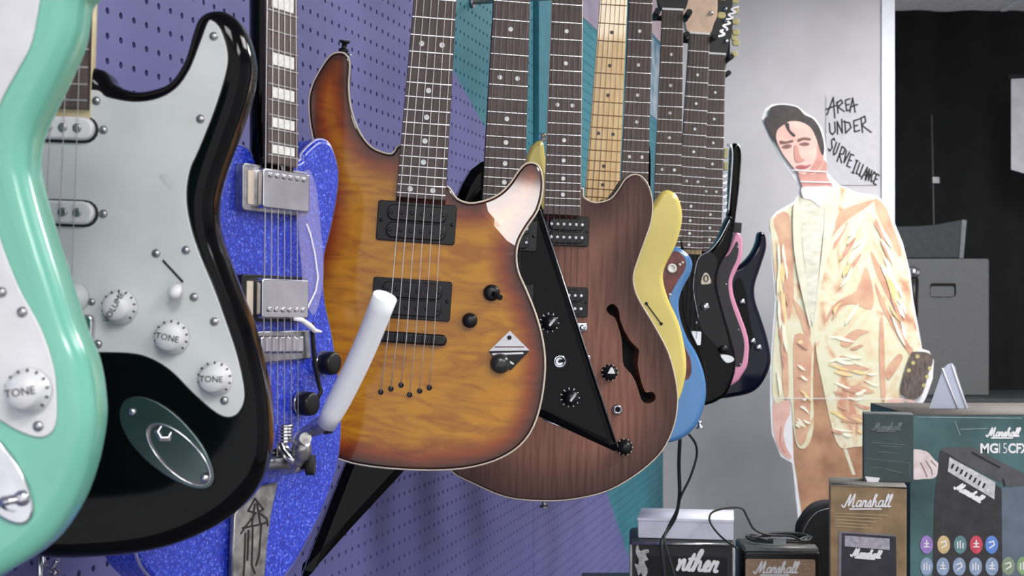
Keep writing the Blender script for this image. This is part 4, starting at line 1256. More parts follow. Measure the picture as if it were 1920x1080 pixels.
# ------------------------------------------------------------------ cardboard standee
YS = 4.35
fr = Frame('cardboard_standee', 1590, HZ + EYE / YS * F, YS, 0, 0, 'life-size cardboard cutout of a dark-haired man in a shiny gold suit', 'standee')
gst = fr
outl = [(1428, 221), (1435, 204), (1448, 195), (1474, 194), (1496, 199), (1511, 212), (1528, 221), (1541, 241), (1548, 271), (1550, 323), (1574, 347), (1607, 361), (1644, 367), (1663, 381), (1675, 412), (1693, 456), (1707, 512), (1712, 560), (1724, 625), (1729, 654), (1742, 658), (1751, 676), (1749, 710), (1737, 744), (1724, 768), (1705, 800), (1700, 900), (1700, 1100), (1700, 1300), (1705, 1455), (1500, 1455), (1508, 1300), (1506, 1100), (1499, 1000), (1489, 902), (1485, 868), (1464, 856), (1447, 812), (1444, 761), (1444, 689), (1450, 604), (1453, 560), (1447, 493), (1443, 441), (1443, 412), (1455, 397), (1489, 378), (1501, 352), (1474, 315), (1455, 282), (1444, 260), (1431, 232)]
ZF = HZ + EYE / YS * F
outl = [(x, y if y < 1450 else ZF - 1) for x, y in outl]
board = slab('board', fr.uvs(outl), -.005, 0, mk('white_card', (232, 232, 236), .6, var=.02), fr.root)
box('easel_back', -.08, .08, .004, 1.2, -.03, -.0055, mk('brown_card', (150, 120, 88), .8), fr.root)
M_lame = mk('gold_lame_print', (226, 182, 142), .55, col2=(244, 238, 204), scale=5.5, stretch=(1.5, .9, 1), detail=4)
_n = [q for q in M_lame.node_tree.nodes if q.type == 'TEX_NOISE'][0]; _n.inputs['Distortion'].default_value = 2.2
_r = [q for q in M_lame.node_tree.nodes if q.type == 'VALTORGB'][0].color_ramp
_r.elements[0].position = .30; _r.elements[0].color = rgb((204, 150, 122)); _r.elements[1].position = .72; _r.elements[1].color = rgb((212, 174, 134))
for _p, _c in ((.38, (222, 200, 164)), (.47, (228, 224, 200)), (.56, (222, 220, 186)), (.64, (226, 206, 174))):
    _e = _r.elements.new(_p); _e.color = rgb(_c)
M_fold = mk('peach_fold_print', (202, 150, 126), .55, col2=(222, 184, 152), scale=16)
M_pale = mk('pale_cloth_print', (216, 212, 188), .55, col2=(230, 226, 206), scale=30)
M_skin = mk('skin_print', (216, 168, 156), .55, col2=(232, 192, 180), scale=14)
M_skind = mk('skin_shade_print', (192, 134, 124), .55, col2=(208, 152, 142), scale=20)
M_hair = mk('dark_hair_print', (30, 25, 28), .5, col2=(58, 44, 46), scale=30, stretch=(1, 2, 1))
M_trou = mk('bronze_trouser_print', (150, 108, 84), .55, col2=(196, 152, 118), scale=12, detail=5)
M_shirt = mk('ruffled_shirt_print', (204, 202, 184), .55, col2=(230, 228, 214), scale=50, stretch=(.6, 1.6, 1))
M_gtr = mk('headstock_print', (70, 60, 56), .5, col2=(112, 100, 92), scale=40, stretch=(3, 1, 1))
LAY = [0.0]
def pr(name, pts, mat, sm=True, lift=.0004):
    LAY[0] += lift
    p = fr.uvs(pts)
    if sm: p = smooth_closed(p, 3)
    return slab(name, p, LAY[0] - lift * .9, LAY[0], mat, fr.root)
pr('trousers', [(1486, 800), (1526, 640), (1560, 740), (1600, 800), (1660, 790), (1690, 800), (1692, 1000), (1690, 1200), (1690, ZF - 25), (1612, ZF - 25), (1600, 1100), (1575, 1000), (1590, ZF - 25), (1514, ZF - 25), (1514, 1200), (1508, 1000), (1494, 900), (1488, 860)], M_trou, False)
pr('trouser_stripe', [(1580, 838), (1588, 842), (1604, 890), (1598, 890)], M_pale, False)
pr('hand', [(1452, 752), (1479, 750), (1481, 775), (1474, 790), (1469, 812), (1474, 838), (1484, 856), (1478, 860), (1464, 848), (1455, 828), (1450, 800), (1449, 772)], M_skin)
pr('finger_line', [(1463, 800), (1466, 802), (1464, 830), (1472, 848), (1469, 848), (1461, 830)], M_skind)
pr('jacket', [(1446, 410), (1490, 383), (1503, 366), (1545, 358), (1575, 350), (1608, 366), (1643, 371), (1660, 386), (1671, 414), (1690, 458), (1704, 514), (1708, 560), (1720, 625), (1725, 652), (1702, 680), (1692, 715), (1688, 745), (1664, 752), (1660, 790), (1650, 830), (1600, 838), (1574, 838), (1558, 795), (1545, 735), (1532, 672), (1527, 640), (1524, 720), (1525, 800), (1514, 836), (1496, 838), (1487, 800), (1481, 748), (1452, 756), (1448, 690), (1454, 604), (1456, 560), (1450, 493), (1446, 441)], M_lame)
folds = [[(1450, 412), (1478, 400), (1486, 470), (1488, 560), (1478, 600), (1470, 540), (1462, 460)],
         [(1600, 385), (1640, 374), (1620, 392), (1590, 412), (1566, 432), (1572, 400)],
         [(1640, 372), (1660, 388), (1672, 420), (1690, 470), (1684, 480), (1662, 440), (1644, 400)],
         [(1568, 440), (1590, 415), (1580, 440), (1562, 470)],
         [(1632, 470), (1650, 500), (1686, 570), (1684, 590), (1660, 550), (1640, 505)],
         [(1622, 500), (1636, 540), (1634, 580), (1600, 570), (1566, 580), (1552, 602), (1548, 596), (1570, 565), (1605, 545)],
         [(1640, 530), (1664, 580), (1700, 640), (1712, 656), (1704, 664), (1676, 620), (1650, 570)],
         [(1486, 560), (1510, 590), (1520, 625), (1512, 640), (1500, 600)],
         [(1490, 628), (1520, 640), (1520, 700), (1518, 790), (1508, 830), (1496, 830), (1490, 790), (1488, 700)],
         [(1576, 640), (1602, 618), (1630, 622), (1612, 630), (1594, 648), (1580, 650)],
         [(1570, 690), (1600, 684), (1630, 692), (1604, 696), (1580, 700)],
         [(1580, 730), (1610, 722), (1640, 735), (1610, 738)],
         [(1470, 640), (1476, 650), (1478, 740), (1470, 742), (1466, 690)],
         [(1650, 600), (1656, 610), (1660, 740), (1652, 745), (1648, 670)],
         [(1662, 690), (1684, 664), (1692, 672), (1676, 700), (1664, 712)],
         [(1576, 790), (1600, 776), (1640, 784), (1640, 800), (1604, 792)]]
for q in folds: pr('jacket_fold', q, M_fold, True, .00012)
M_wrk = mk('pale_wrinkle_print', (240, 236, 210), .55, col2=(246, 244, 228), scale=30)
M_wrd = mk('rose_wrinkle_print', (196, 142, 124), .55, col2=(220, 176, 150), scale=30)
M_wry = mk('yellow_wrinkle_print', (232, 204, 140), .55, col2=(240, 220, 168), scale=30)
rw = random.Random(11)
def wrinkles(n, x0, x1, y0, y1, dx, dy, amp, w, lean):
    for k in range(n):
        mt = (M_wrd, M_wrk, M_wry, M_wrk)[k % 4]
        x, y = rw.uniform(x0, x1), rw.uniform(y0, y1)
        x += lean * (y - y0)
        L = rw.uniform(.5, 1.2); a = rw.uniform(-amp, amp); ph = rw.uniform(0, 3)
        hv = abs(dx) >= abs(dy)
        wd = w * rw.uniform(.6, 1.2)
        mid = [(x + dx * L * t + (0 if hv else a * math.sin(3 * t + ph)), y + dy * L * t + (a * math.sin(3 * t + ph) if hv else 0)) for t in (-.5, -.25, 0, .25, .5)]
        up = [(p[0] + (0 if hv else wd * q), p[1] - (wd * q if hv else 0)) for p, q in zip(mid, (0, .8, 1, .8, 0))]
        lo = [(p[0] - (0 if hv else wd * q), p[1] + (wd * q if hv else 0)) for p, q in zip(mid[1:-1], (.8, 1, .8))]
        pr('jacket_wrinkle', up + lo[::-1], mt, True, .00003)
wrinkles(34, 1566, 1636, 625, 815, 34, 4, 6, 3.2, .0)
wrinkles(26, 1642, 1660, 430, 640, 26, 52, 6, 4, .19)
wrinkles(18, 1458, 1474, 470, 730, 4, 60, 4, 3.5, .0)
wrinkles(16, 1494, 1514, 640, 810, 16, 10, 4, 3, .0)
wrinkles(16, 1565, 1625, 420, 600, -26, 40, 6, 4, .0)
pr('shirt', [(1500, 376), (1520, 366), (1544, 362), (1546, 400), (1538, 470), (1530, 560), (1523, 610), (1514, 560), (1506, 480), (1500, 420)], M_shirt)
pr('lapel', [(1498, 378), (1486, 392), (1488, 470), (1500, 540), (1520, 620), (1512, 540), (1504, 470), (1500, 420)], M_pale)
pr('lapel', [(1546, 362), (1574, 353), (1568, 400), (1556, 460), (1546, 500), (1524, 612), (1532, 540), (1540, 470), (1545, 410)], M_pale)
pr('neck', [(1493, 300), (1545, 300), (1549, 330), (1560, 350), (1545, 362), (1525, 375), (1508, 372), (1503, 350)], M_skind)
pr('collar', [(1502, 352), (1530, 350), (1556, 350), (1562, 362), (1546, 372), (1536, 388), (1522, 376), (1506, 372)], mk('pink_shirt_print', (222, 196, 200), .55, col2=(240, 224, 226), scale=40))
pr('face', [(1452, 232), (1470, 222), (1500, 222), (1528, 236), (1540, 262), (1544, 290), (1540, 312), (1526, 326), (1508, 328), (1494, 322), (1478, 304), (1464, 284), (1455, 262)], M_skin)
pr('face_shade', [(1532, 250), (1542, 280), (1540, 310), (1522, 326), (1508, 328), (1520, 314), (1530, 290)], M_skind, True, .0002)
pr('hair', [(1432, 224), (1441, 218), (1442, 204), (1456, 198), (1476, 198), (1495, 203), (1508, 216), (1524, 224), (1537, 244), (1544, 272), (1543, 290), (1538, 288), (1530, 262), (1519, 240), (1500, 229), (1480, 228), (1466, 236), (1456, 246), (1454, 262), (1458, 276), (1450, 264), (1440, 246)], M_hair)
pr('forelock', [(1470, 232), (1478, 232), (1480, 244), (1490, 254), (1486, 257), (1476, 246)], M_hair, True, .0002)
for q in ([(1461, 264), (1472, 266), (1484, 263), (1486, 267), (1472, 270), (1462, 271)], [(1494, 262), (1506, 258), (1518, 260), (1518, 264), (1506, 263), (1496, 267)]): pr('eyebrow', q, mk('brow_print', (112, 76, 72), .5), True, .0002)
for q in ([(1464, 277), (1474, 271), (1484, 274), (1476, 279)], [(1497, 271), (1508, 267), (1517, 271), (1508, 274)]): pr('eye', q, mk('eye_print', (120, 84, 82), .5), True, .0002)
pr('nose', [(1488, 276), (1494, 275), (1500, 296), (1508, 300), (1500, 304), (1490, 303)], M_skind, True, .0002)
pr('mouth', [(1490, 313), (1500, 310), (1510, 311), (1520, 309), (1512, 316), (1498, 317)], mk('lip_print', (176, 92, 96), .5), True, .0002)
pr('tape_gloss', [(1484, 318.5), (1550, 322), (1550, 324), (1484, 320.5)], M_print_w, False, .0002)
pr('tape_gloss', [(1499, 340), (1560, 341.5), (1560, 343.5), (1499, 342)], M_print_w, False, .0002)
pr('crease', [(1447, 745), (1690, 747), (1690, 748.6), (1447, 746.6)], M_print_w, False, .0002)
pr('printed_headstock', [(1704, 666), (1712, 659), (1740, 662), (1747, 678), (1738, 700), (1728, 736), (1712, 748), (1696, 742), (1687, 730), (1694, 696)], M_gtr)
for (x, y) in ((1702, 694), (1710, 680), (1718, 668), (1741, 690), (1736, 706), (1730, 722)): pr('printed_peg', [(x + 4 * math.cos(a), y + 4 * math.sin(a)) for a in [k * 1.0472 for k in range(6)]], M_amberp, False, .0001)
pr('ring_hand', [(1662, 752), (1690, 748), (1712, 752), (1706, 772), (1680, 782), (1660, 778)], M_skin)
pr('buckle', [(1686, 752), (1702, 750), (1706, 764), (1690, 768)], M_cast, False)

# ------------------------------------------------------------------ counter with boxes and small amplifiers
ZT = 0.83
tb = bpy.data.objects.new('display_table', None); COL.objects.link(tb); tb.location = (.95, 2.95, 0)
tag(tb, 'low dark display table under the boxes and small amplifiers', 'table')
box('table_top', -.78, .85, -.58, .42, ZT - .03, ZT, M_blackp, tb, .004)
for sx in (-.74, .81):
    for sy in (-.54, .38): box('leg', sx - .02, sx + .02, sy - .02, sy + .02, 0, ZT - .03, M_blackp, tb)

def crate(name, label, cat, x0, x1, ytop, D, yaw, zb, depth, mat, part='carton', bev=.0015):
    cxp = (x0 + x1) / 2
    fr = Frame(name, cxp, HZ + (EYE - zb) / D * F, D, yaw, 0, label, cat)
    a, b_ = fr.uv(x0, ytop), fr.uv(x1, ytop)
    h = fr.uv(cxp, ytop)[1]
    fr.x0, fr.x1, fr.hh, fr.dep = a[0], b_[0], h, depth
    fr.body = link(part, box_mesh(part, a[0], b_[0], 0, h, -depth, 0, bev), mat, fr.root)
    return fr
def decal(fr, name, pts, mat, lift=.0006, sm=False, parent=None):
    p = fr.uvs(pts)
    if sm: p = smooth_closed(p, 3)
    return slab(name, p, lift - .0005, lift, mat, parent or fr.root)
def script(fr, x0, x1, y, w, mat, lift=.0008, slope=0.0, under=True, txt='Marshall', vs_=1.0):
    a, b_ = fr.uv(x0, y), fr.uv(x1, y + slope * (x1 - x0))
    d = Vector((b_[0] - a[0], b_[1] - a[1]))
    return link('script_logo', strokes_mesh('script_logo', cursive(txt, a[0], a[1], d.length * .93, ang=math.atan2(d.y, d.x), under=under, vs_=vs_), w, lift, .0003), mat, fr.root)
def rules(fr, name, lines, w, mat, lift=.0008):
    return link(name, strokes_mesh(name, [fr.uvs(l) for l in lines], w, lift, .0002), mat, fr.root)

# large teal amplifier carton
M_tcart = mk('teal_black_carton', (34, 62, 66), .45, col2=(78, 116, 118), scale=5, detail=6)
c = crate('amplifier_box', 'large teal printed amplifier carton at the lower right corner', 'box', 1706, 2130, 778, 2.72, 0, ZT + .001, .30, M_tcart)
slab('lid_flap', [(c.x0, c.hh), (c.x1, c.hh), (c.x1, c.hh + .0012), (c.x0, c.hh + .0012)], -c.dep, .001, mk('brown_flap', (96, 90, 86), .7), c.root)
rules(c, 'scuff_line', [[(1722, 782), (1915, 784)], [(1800, 805), (1850, 803)], [(1790, 790), (1800, 815)]], .0012, mk('carton_wear', (150, 165, 165), .7))
decal(c, 'printed_fist', [(1706, 846), (1736, 846), (1752, 862), (1760, 870), (1760, 882), (1752, 896), (1732, 898), (1714, 899), (1706, 890)], mk('fist_print', (206, 188, 190), .55, col2=(226, 214, 216), scale=60), sm=True)
rules(c, 'finger_lines', [[(1726, 868), (1734, 884), (1738, 894)], [(1736, 864), (1746, 880), (1748, 890)], [(1746, 864), (1755, 874)]], .0022, mk('fist_shade', (140, 116, 116), .6), .0007)
decal(c, 'printed_amplifier_top', [(1764, 842), (1768, 839), (1822, 838), (1960, 908), (1890, 912), (1776, 852)], mk('amp_top_print', (74, 74, 80), .5))
decal(c, 'printed_amplifier_front', [(1762, 844), (1778, 850), (1876, 915), (1884, 940), (1880, 1185), (1745, 1185), (1752, 940)], mk('amp_front_print', (44, 44, 48), .6, var=.15), .0008)
decal(c, 'printed_amplifier_side', [(1878, 915), (1960, 908), (1960, 1185), (1880, 1185)], mk('amp_side_print', (84, 96, 110), .6, col2=(100, 110, 128), scale=20), .0009)
decal(c, 'printed_control_panel', [(1780, 857), (1866, 904), (1864, 936), (1777, 884)], mk('panel_print', (168, 168, 174), .5, col2=(206, 206, 210), scale=90), .0012)
rules(c, 'printed_knobs', [[(1784 + 8.4 * k, 877 + 5.2 * k), (1787 + 8.4 * k, 871 + 5.2 * k)] for k in range(8)], .004, M_print_k, .0014)
rules(c, 'printed_grip', [[(1822, 848), (1874, 876)], [(1880, 898), (1884, 910)]], .003, M_print_k, .0014)
script(c, 1790, 1840, 916, .0034, M_print_w, .0014, .56, False)
script(c, 1851, 1914, 818, .0028, M_print_w)
a = c.uv(1838, 841); b_ = c.uv(1846 + 84, 841)
def fit_text(fr, nm, s, x0, x1, y, hpx, mat, bold=0.0, lift=.0008):
    me = text_mesh(nm, s, .05, bold=bold)
    xs = [v.co.x for v in me.vertices]; ys = [v.co.y for v in me.vertices]
    a, b_ = fr.uv(x0, y), fr.uv(x1, y)
    hh = abs(fr.uv(x0, y - hpx)[1] - a[1])
    sx = (b_[0] - a[0]) / (max(xs) - min(xs)); sy = hh / (max(ys) - min(ys))
    for v in me.vertices:
        v.co.x = a[0] + (v.co.x - min(xs)) * sx; v.co.y = a[1] + (v.co.y - min(ys)) * sy; v.co.z += lift
    return link(nm, me, mat, fr.root)
fit_text(c, 'model_lettering', 'MG', 1838, 1871, 850, 19, M_print_w, .0016)
fit_text(c, 'model_lettering', '15', 1873, 1888, 850, 19, M_print_w, -.0008)
fit_text(c, 'model_lettering', 'CFX', 1890, 1930, 850, 19, M_print_w, .0016)
ic = [((1737, 1021), (150, 120, 190)), ((1769, 1021), (200, 176, 130)), ((1800, 1021), (90, 130, 134)), ((1830, 1021), (196, 70, 90)), ((1859, 1021), (90, 130, 200))] + [((1737 + 30.6 * k, 1062), (136, 156, 186)) for k in range(5)] + [((1890, 1061), (130, 146, 120)), ((1918, 1061), (130, 160, 116))]
for n_, ((x, y), col) in enumerate(ic):
    decal(c, 'printed_icon', [(x + 12 * math.cos(t), y + 17 * math.sin(t)) for t in [k * math.pi / 10 for k in range(20)]], mk('icon_%d_%d_%d' % col, col, .5, var=.08, scale=120), .0016)
    gl = [[(x - 5, y + 6), (x - 5, y - 5)], [(x, y + 6), (x, y - 7)], [(x + 5, y + 6), (x + 5, y - 3)]] if n_ % 3 == 2 else ([[(x - 5, y + 4), (x + 5, y + 4)], [(x - 4, y - 2), (x + 4, y - 2)], [(x, y - 8), (x, y + 2)]] if n_ % 3 == 0 else [[(x - 5, y - 4), (x + 3, y - 7), (x + 5, y), (x - 4, y + 6)]])
    rules(c, 'icon_mark', gl, .0024, M_print_w, .0018)

# gold carton with a small green one on top
M_gold = mk('gold_brown_carton', (120, 98, 70), .5, col2=(150, 124, 90), scale=30, detail=5)
c = crate('amplifier_box', 'gold brown amplifier carton standing before the large teal carton', 'box', 1556, 1700, 912, 2.44, -12, ZT, .11, M_gold)
slab('lid_flap', [(c.x0, c.hh), (c.x1, c.hh), (c.x1, c.hh + .0012), (c.x0, c.hh + .0012)], -c.dep, .0015, mk('grey_flap', (128, 124, 118), .7), c.root)
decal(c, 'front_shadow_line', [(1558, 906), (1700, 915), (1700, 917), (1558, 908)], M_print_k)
script(c, 1582, 1676, 950, .0024, M_print_w)
rules(c, 'small_print', [[(1564 + random.uniform(0, 4), 962 + 6 * k), (1564 + random.uniform(60, 110), 962 + 6 * k + 4)] for k in range(5)], .0012, mk('small_print_ink', (178, 158, 124), .6))
decal(c, 'printed_amplifier', [(1573, 996), (1680, 1003), (1682, 1200), (1570, 1200)], mk('amp_print', (40, 38, 48), .55, var=.12), .0008)
decal(c, 'printed_amplifier_edge', [(1573, 996), (1680, 1003), (1680, 1006), (1578, 999), (1576, 1200), (1570, 1200)], mk('amp_edge_print', (116, 112, 122), .55), .0010)
decal(c, 'printed_control_panel', [(1584, 1004), (1668, 1010), (1668, 1031), (1584, 1024)], mk('panel_print2', (140, 138, 150), .5, col2=(176, 174, 182), scale=120), .0012)
script(c, 1597, 1654, 1042, .0030, M_print_w, .0012, .08)
GOLDZ = ZT + c.hh
gold = c
c = crate('accessory_box', 'small dark green carton stacked on the gold brown carton', 'box', 1619, 1713, 776, 2.485, -12, GOLDZ + .0014, .05, mk('dark_green_carton', (46, 60, 62), .5, col2=(58, 76, 76), scale=18))
M_faint = mk('faint_grey_ink', (104, 116, 120), .6)
script(c, 1637, 1692, 806, .0018, M_faint)
rules(c, 'small_print', [[(1634, 829), (1697, 834)], [(1650, 835), (1690, 838)], [(1645, 846), (1684, 850)], [(1624, 859), (1706, 868)], [(1706, 868), (1706, 890)], [(1636, 876), (1654, 877)], [(1658, 878), (1690, 886)]], .0009, M_faint)
decal(c, 'white_label', [(1622, 893), (1650, 896), (1646, 905), (1626, 903)], M_print_w)

# black practice amp with silver emblem
c = crate('practice_amplifier', 'black practice amplifier with silver script lettering under the white box', 'amplifier', 1180, 1378, 1016, 2.72, -5, ZT + .001, .17, mk('black_tolex', (24, 25, 27), .5, var=.2, scale=400, bump=.2), 'cabinet', .006)
amp1 = c
tube('piping', [(c.x0 + .004, c.hh - .004, .0015), (c.x1 - .004, c.hh - .004, .0015)], .0034, M_steel, c.root, seg=8)
for s_ in (c.x0 + .003, c.x1 - .003):
    tube('corner_trim', [(s_, .004, .001), (s_, c.hh - .006, .001)], .0028, mk('grey_piping', (150, 150, 152), .4), c.root, seg=8)
slab('grille', rrect((c.x0 + c.x1) / 2, c.hh * .46, (c.x1 - c.x0) - .03, c.hh * .78, .006), .0, .0012, mk('black_grille', (18, 19, 20), .8, var=.3, scale=500), c.root)
script(c, 1268, 1350, 1068, .0058, M_print_w, .0016, .06, False, 'nther')
em = [(1192, 1024), (1197, 1022), (1199, 1032), (1207, 1030), (1216, 1030), (1217, 1036), (1211, 1038), (1214, 1046), (1216, 1050), (1209, 1052), (1211, 1060), (1215, 1068), (1212, 1080), (1206, 1084), (1202, 1074), (1197, 1080), (1194, 1070), (1189, 1056), (1196, 1058), (1197, 1048), (1192, 1038)]
slab('cat_emblem', smooth_closed(c.uvs(em), 2), .0012, .0032, M_steel, c.root, r=.0006, seg=1)
AMPZ = ZT + .001 + c.hh
# white box on it
c = crate('white_carton', 'plain white flat carton lying on the black practice amplifier', 'box', 1196, 1375, 974, 2.745, -9, AMPZ + .0008, .13, mk('white_carton_board', (206, 206, 222), .6, var=.02))
slab('lid', [(c.x0 - .001, c.hh - .004), (c.x1 + .001, c.hh - .004), (c.x1 + .001, c.hh + .001), (c.x0 - .001, c.hh + .001)], -c.dep - .001, .001, mk('white_carton_lid', (216, 216, 230), .6, var=.02), c.root)

# small gold-grilled amp
c = crate('practice_amplifier', 'small black amplifier with gold grille cloth beside the white carton', 'amplifier', 1394, 1540, 1034, 2.72, -3, ZT + .001, .15, M_blackp, 'cabinet', .005)
slab('control_strip', [(c.x0 + .005, c.hh - .004), (c.x1 - .005, c.hh - .004), (c.x1 - .005, c.hh + .006), (c.x0 + .005, c.hh + .006)], -.05, -.004, mk('grey_strip', (96, 98, 98), .5), c.root)
slab('grille', rrect((c.x0 + c.x1) / 2 - .004, c.hh * .46, (c.x1 - c.x0) - .016, c.hh * .9, .004), .0, .0015, mk('gold_grille_cloth', (136, 112, 92), .7, col2=(164, 138, 116), scale=300), c.root)
script(c, 1416, 1500, 1074, .0030, M_print_w, .0017)
slab('panel_badge', c.uvs([(1450, 1010), (1474, 1010), (1474, 1020), (1450, 1020)], -.03), -.031, -.03, mk('silver_label', (140, 142, 152), .5), c.root)
AMP2Z = ZT + c.hh

# black rounded case between standee and gold carton
c = Frame('equipment_case', 1530, HZ + (EYE - ZT) / 2.9 * F, 2.9, 0, 0, 'black round-shouldered case between the standee and the gold brown carton', 'case')
slab('shell', smooth_closed(c.uvs([(1498, 1140), (1497, 1010), (1506, 976), (1528, 950), (1560, 942), (1600, 950), (1612, 1000), (1612, 1140)]), 3), -.05, 0, mk('black_case_cloth', (26, 27, 29), .8, var=.2), c.root, r=.008)
tube('zip', [(*p, .001) for p in smooth_open(c.uvs([(1504, 1120), (1504, 1014), (1512, 984), (1532, 960), (1562, 952)]), 4)], .0014, M_steel, c.root, seg=6)

# ------------------------------------------------------------------ cables
def cable(label, pts, r, mat=M_rubber, name='cable'):
    w = smooth_open([tuple(P(*p)) for p in pts], 7)
    o = link(name, tube_mesh(name, w, r, 8), mat)
    tag(o, label, 'cable')
    return o
M_cab = mk('black_cable', (36, 38, 40), .5, var=.1)
cable('black cord hanging from the blue guitar down over the white carton', [(1275, 822, 2.60), (1273, 870, 2.63), (1274, 930, 2.66), (1266, 970, 2.685), (1248, 1000, 2.69), (1240, 1020, 2.665), (1244, 1060, 2.66), (1250, 1120, 2.66), (1252, 1180, 2.66)], .0036, M_cab)
cable('looping black cord hanging beside the straight one below the blue guitar', [(1292, 815, 2.60), (1304, 832, 2.62), (1306, 856, 2.63), (1294, 895, 2.64), (1278, 928, 2.65), (1268, 958, 2.665), (1252, 990, 2.675), (1246, 1012, 2.655), (1256, 1050, 2.65), (1272, 1110, 2.65), (1276, 1170, 2.65)], .0024, M_cab)
cable('thin black cord arching over the right end of the white carton', [(1384, 1030, 2.64), (1352, 1006, 2.68), (1332, 980, 2.70), (1334, 962, 2.71), (1360, 953, 2.715), (1390, 953, 2.72), (1402, 972, 2.72), (1414, 992, 2.72), (1440, 1003, 2.72), (1480, 1005, 2.72), (1500, 1012, 2.70)], .0022, M_cab)
cl = []
for k in range(26):
    t = k * .62
    cl.append((1462 + (58 + 6 * math.sin(k * 1.7)) * math.cos(t), 1008 + 7 * math.sin(t) + 3 * math.sin(k * 2.3), 2.79 - .035 * math.sin(t)))
cable('tangled coil of black cable heaped on the small gold-grilled amplifier', cl, .0030, M_cab, 'cable_coil')

# ------------------------------------------------------------------ dark room beyond: speakers, stands, papers
def gear(name, label, cat, x0, x1, y0, y1, D, depth, mat, part, zb=None, bev=.006):
    zb = zb if zb is not None else EYE - (y1 - HZ) / F * D
    return crate(name, label, cat, x0, x1, y0, D, 0, zb, depth, mat, part, bev)
M_pa = mk('grey_speaker_paint', (98, 99, 100), .7, var=.06, scale=200)
zsh = EYE - (748 - HZ) / F * 5.15
bench = gear('equipment_bench', 'dark low bench carrying the grey speaker in the dark room', 'bench', 1650, 2150, 748, 0, 5.15, .5, mk('dark_bench', (58, 60, 64), .6), 'worktop', .0)
sp = gear('loudspeaker', 'grey loudspeaker cabinet with a recessed handle on the bench', 'speaker', 1690, 1855, 485, 747, 5.3, .34, M_pa, 'cabinet', zsh + .001)
hx0, hx1 = sp.uv(1744, 540)[0], sp.uv(1792, 540)[0]
hy0, hy1 = sp.uv(1768, 555)[1], sp.uv(1768, 531)[1]
slab('handle_cup', rrect((hx0 + hx1) / 2, (hy0 + hy1) / 2, hx1 - hx0, hy1 - hy0, .008), -.001, .004, M_dark, sp.root)
slab('handle_plate', rrect((hx0 + hx1) / 2 - .004, (hy0 + hy1) / 2 - .007, hx1 - hx0 - .008, hy1 - hy0 - .01, .008), .002, .006, M_pa, sp.root)
mo = Frame('stage_monitor', 1750, 485, 5.36, 0, 0, 'dark slanted monitor wedge lying on top of the grey loudspeaker', 'speaker')
slab('shell', mo.uvs([(1672, 484), (1672, 425), (1720, 424), (1760, 421), (1804, 412), (1812, 413), (1806, 484)]), -.22, 0, mk('dark_monitor', (58, 60, 64), .7), mo.root, r=.004)
slab('side_rim', mo.uvs([(1798, 484), (1804, 412), (1812, 413), (1806, 484)], .002), .0, .006, mk('rim_grey', (120, 122, 128), .6), mo.root)
ms = Frame('microphone_stand', 1750, HZ + EYE / 5.78 * F, 5.78, 0, 0, 'thin upright stand in front of the black drape', 'stand')
p0, p1 = ms.uv(1751, 415), ms.uv(1747, 215)
tube('pole', [(p0[0], .02, 0), (p0[0], p0[1], 0), (p1[0], p1[1], 0)], .004, mk('grey_pole', (70, 70, 72), .5), ms.root, seg=8)
for a in (0, 2.09, 4.19):
    tube('leg', [(p0[0], .15, 0), (p0[0] + .15 * math.cos(a),   .005, .05 * math.sin(a))], .006, M_blackp, ms.root, seg=6)
q = ms.uv(1752, 338)
slab('clip', rrect(q[0] + .004, q[1], .03, .03, .004), -.01, .012, M_steel, ms.root, r=.003)
mc = Frame('microphone', 1712, 540, 4.95, 0, 0, 'silver ball-headed microphone just right of the standee', 'microphone')
q = mc.uv(1712, 512)
link('grille_ball', lathe_mesh('grille_ball', [(.004, -.024), (.016, -.018), (.024, -.004), (.0255, .004), (.022, .014), (.012, .022), (.002, .025)], 18), M_chrome, mc.root, (q[0], q[1], 0), (-math.pi / 2, 0, 0))
q2 = mc.uv(1714, 600)
tube('handle', [(q[0], q[1] - .02, 0), (q2[0], q2[1], 0)], [.02, .013], M_blackp, mc.root, seg=12)
q3 = mc.uv(1715, 650)
tube('stand', [(q2[0], q2[1] + .02, -.0), (q3[0], mc.root.matrix_world.inverted().translation.y * 0 - (mc.o.z - .003), 0)], .009, M_blackp, mc.root, seg=8)
tube('stand_base', [(q3[0], -(mc.o.z - .001), 0), (q3[0], -(mc.o.z - .02), 0)], .1, M_blackp, mc.root, seg=20)
sh = Frame('hanging_sheet', 1930, 320, 5.6, 0, 0, 'white sheet hung against the drape at the right edge', 'sheet')
slab('sheet', sh.uvs([(1896, 148), (1990, 143), (1990, 345), (1896, 318)]), -.002, 0, mk('white_sheet', (200, 200, 206), .7, var=.08, scale=8), sh.root)
slab('hanging_rail', sh.uvs([(1890, 141), (1996, 136), (1996, 143), (1890, 148)]), -.012, .006, M_blackp, sh.root)
pk = Frame('plastic_sleeve', 1785, HZ + (EYE - 1.2755) / 2.86 * F, 2.86, 0, 0, 'clear plastic sleeves leaning on top of the large teal carton', 'sleeve')
M_clear = bpy.data.materials.new('clear_plastic'); M_clear.use_nodes = True
_b = M_clear.node_tree.nodes['Principled BSDF']; _b.inputs['Base Color'].default_value = rgb((198, 204, 222)); _b.inputs['Roughness'].default_value = .15; _b.inputs['Alpha'].default_value = .55
_zc = pk.uv(1785, 768)[1]
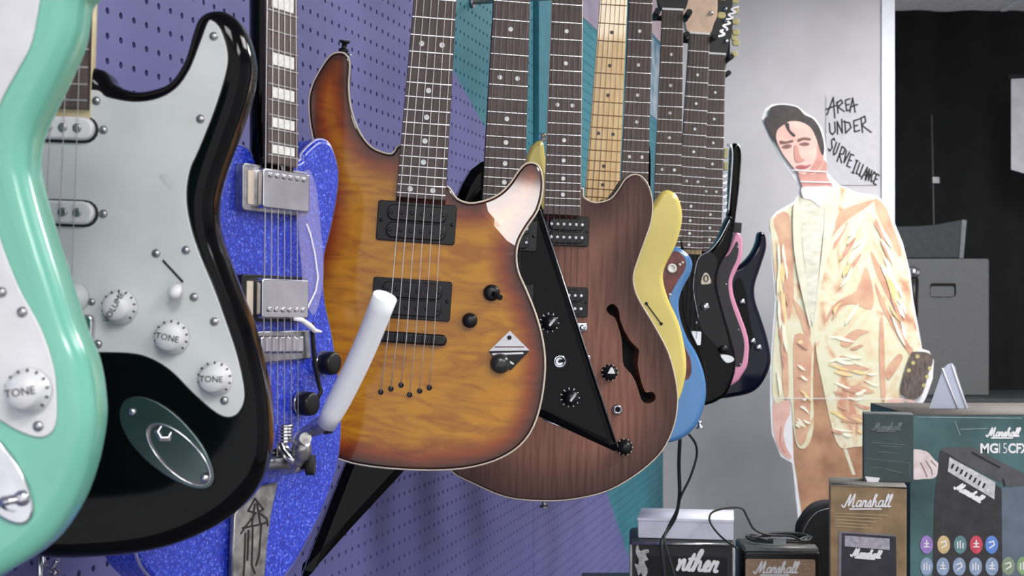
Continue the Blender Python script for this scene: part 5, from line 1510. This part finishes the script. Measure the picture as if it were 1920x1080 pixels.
for k in range(4):
    slab('sleeve', pk.uvs([(1742 + 10 * k, 766), (1768 + 6 * k, 692 - 2 * k), (1778 + 6 * k, 682), (1790 + 4 * k, 690), (1816, 766)]), -.012 * k - .001, -.012 * k, M_clear, pk.root)
tube('sleeve_edge', [(*p, .002) for p in pk.uvs([(1766, 690), (1796, 766)])], .0016, M_foam, pk.root, seg=6)
tube('sleeve_edge', [(*p, .002) for p in pk.uvs([(1784, 684), (1812, 766)])], .0016, M_foam, pk.root, seg=6)

# posters and hooks on the pegboard
def poster(label, Y0, Y1, z0, z1, mat):
    r = bpy.data.objects.new('poster', None); COL.objects.link(r)
    M = Mw.copy(); M.translation = wall_pt(Y0, z0); r.matrix_world = M
    tag(r, label, 'poster')
    slab('sheet', rrect((Y1 - Y0) * NRM / 2, (z1 - z0) / 2, (Y1 - Y0) * NRM, z1 - z0, .002), .0008, .0018, mat, r)
    return r
poster('mauve grey card pinned on the teal pegboard beside the maple neck', 3.50, 3.82, 2.235, 2.50, mk('mauve_card', (150, 138, 160), .6, var=.1, scale=12))
poster('pale pink card high on the pegboard near the corner', 4.35, 4.86, 2.40, 2.62, mk('pink_card', (206, 184, 192), .6, var=.06, scale=9))
poster('blue grey swirled picture on the pegboard below the pale pink card', 4.35, 4.86, 2.12, 2.385, mk('swirl_picture', (60, 120, 150), .5, col2=(190, 200, 208), scale=14, detail=6))
def hook(label, Y, z, L=.06):
    r = bpy.data.objects.new('peg_hook', None); COL.objects.link(r)
    M = Mw.copy(); M.translation = wall_pt(Y, z); r.matrix_world = M
    tag(r, label, 'hook', 'wire hooks on the pegboard')
    tube('wire', smooth_open([(0, .02, -.004), (0, .012, .004), (0, 0, .006), (0, -.006, .02), (0, -.008, L), (0, .006, L + .008)], 4), .0024, M_chrome, r, seg=8)
    tube('clip', [(0, .024, .001), (0, -.04, .001)], .003, M_chrome, r, seg=8)
hook('chrome wire hook on the teal batten beside the brown guitar neck', 3.222, 2.09, .02)
hook('chrome wire hook low on the purple pegboard below the black guitar', 1.285, 1.252, .012)
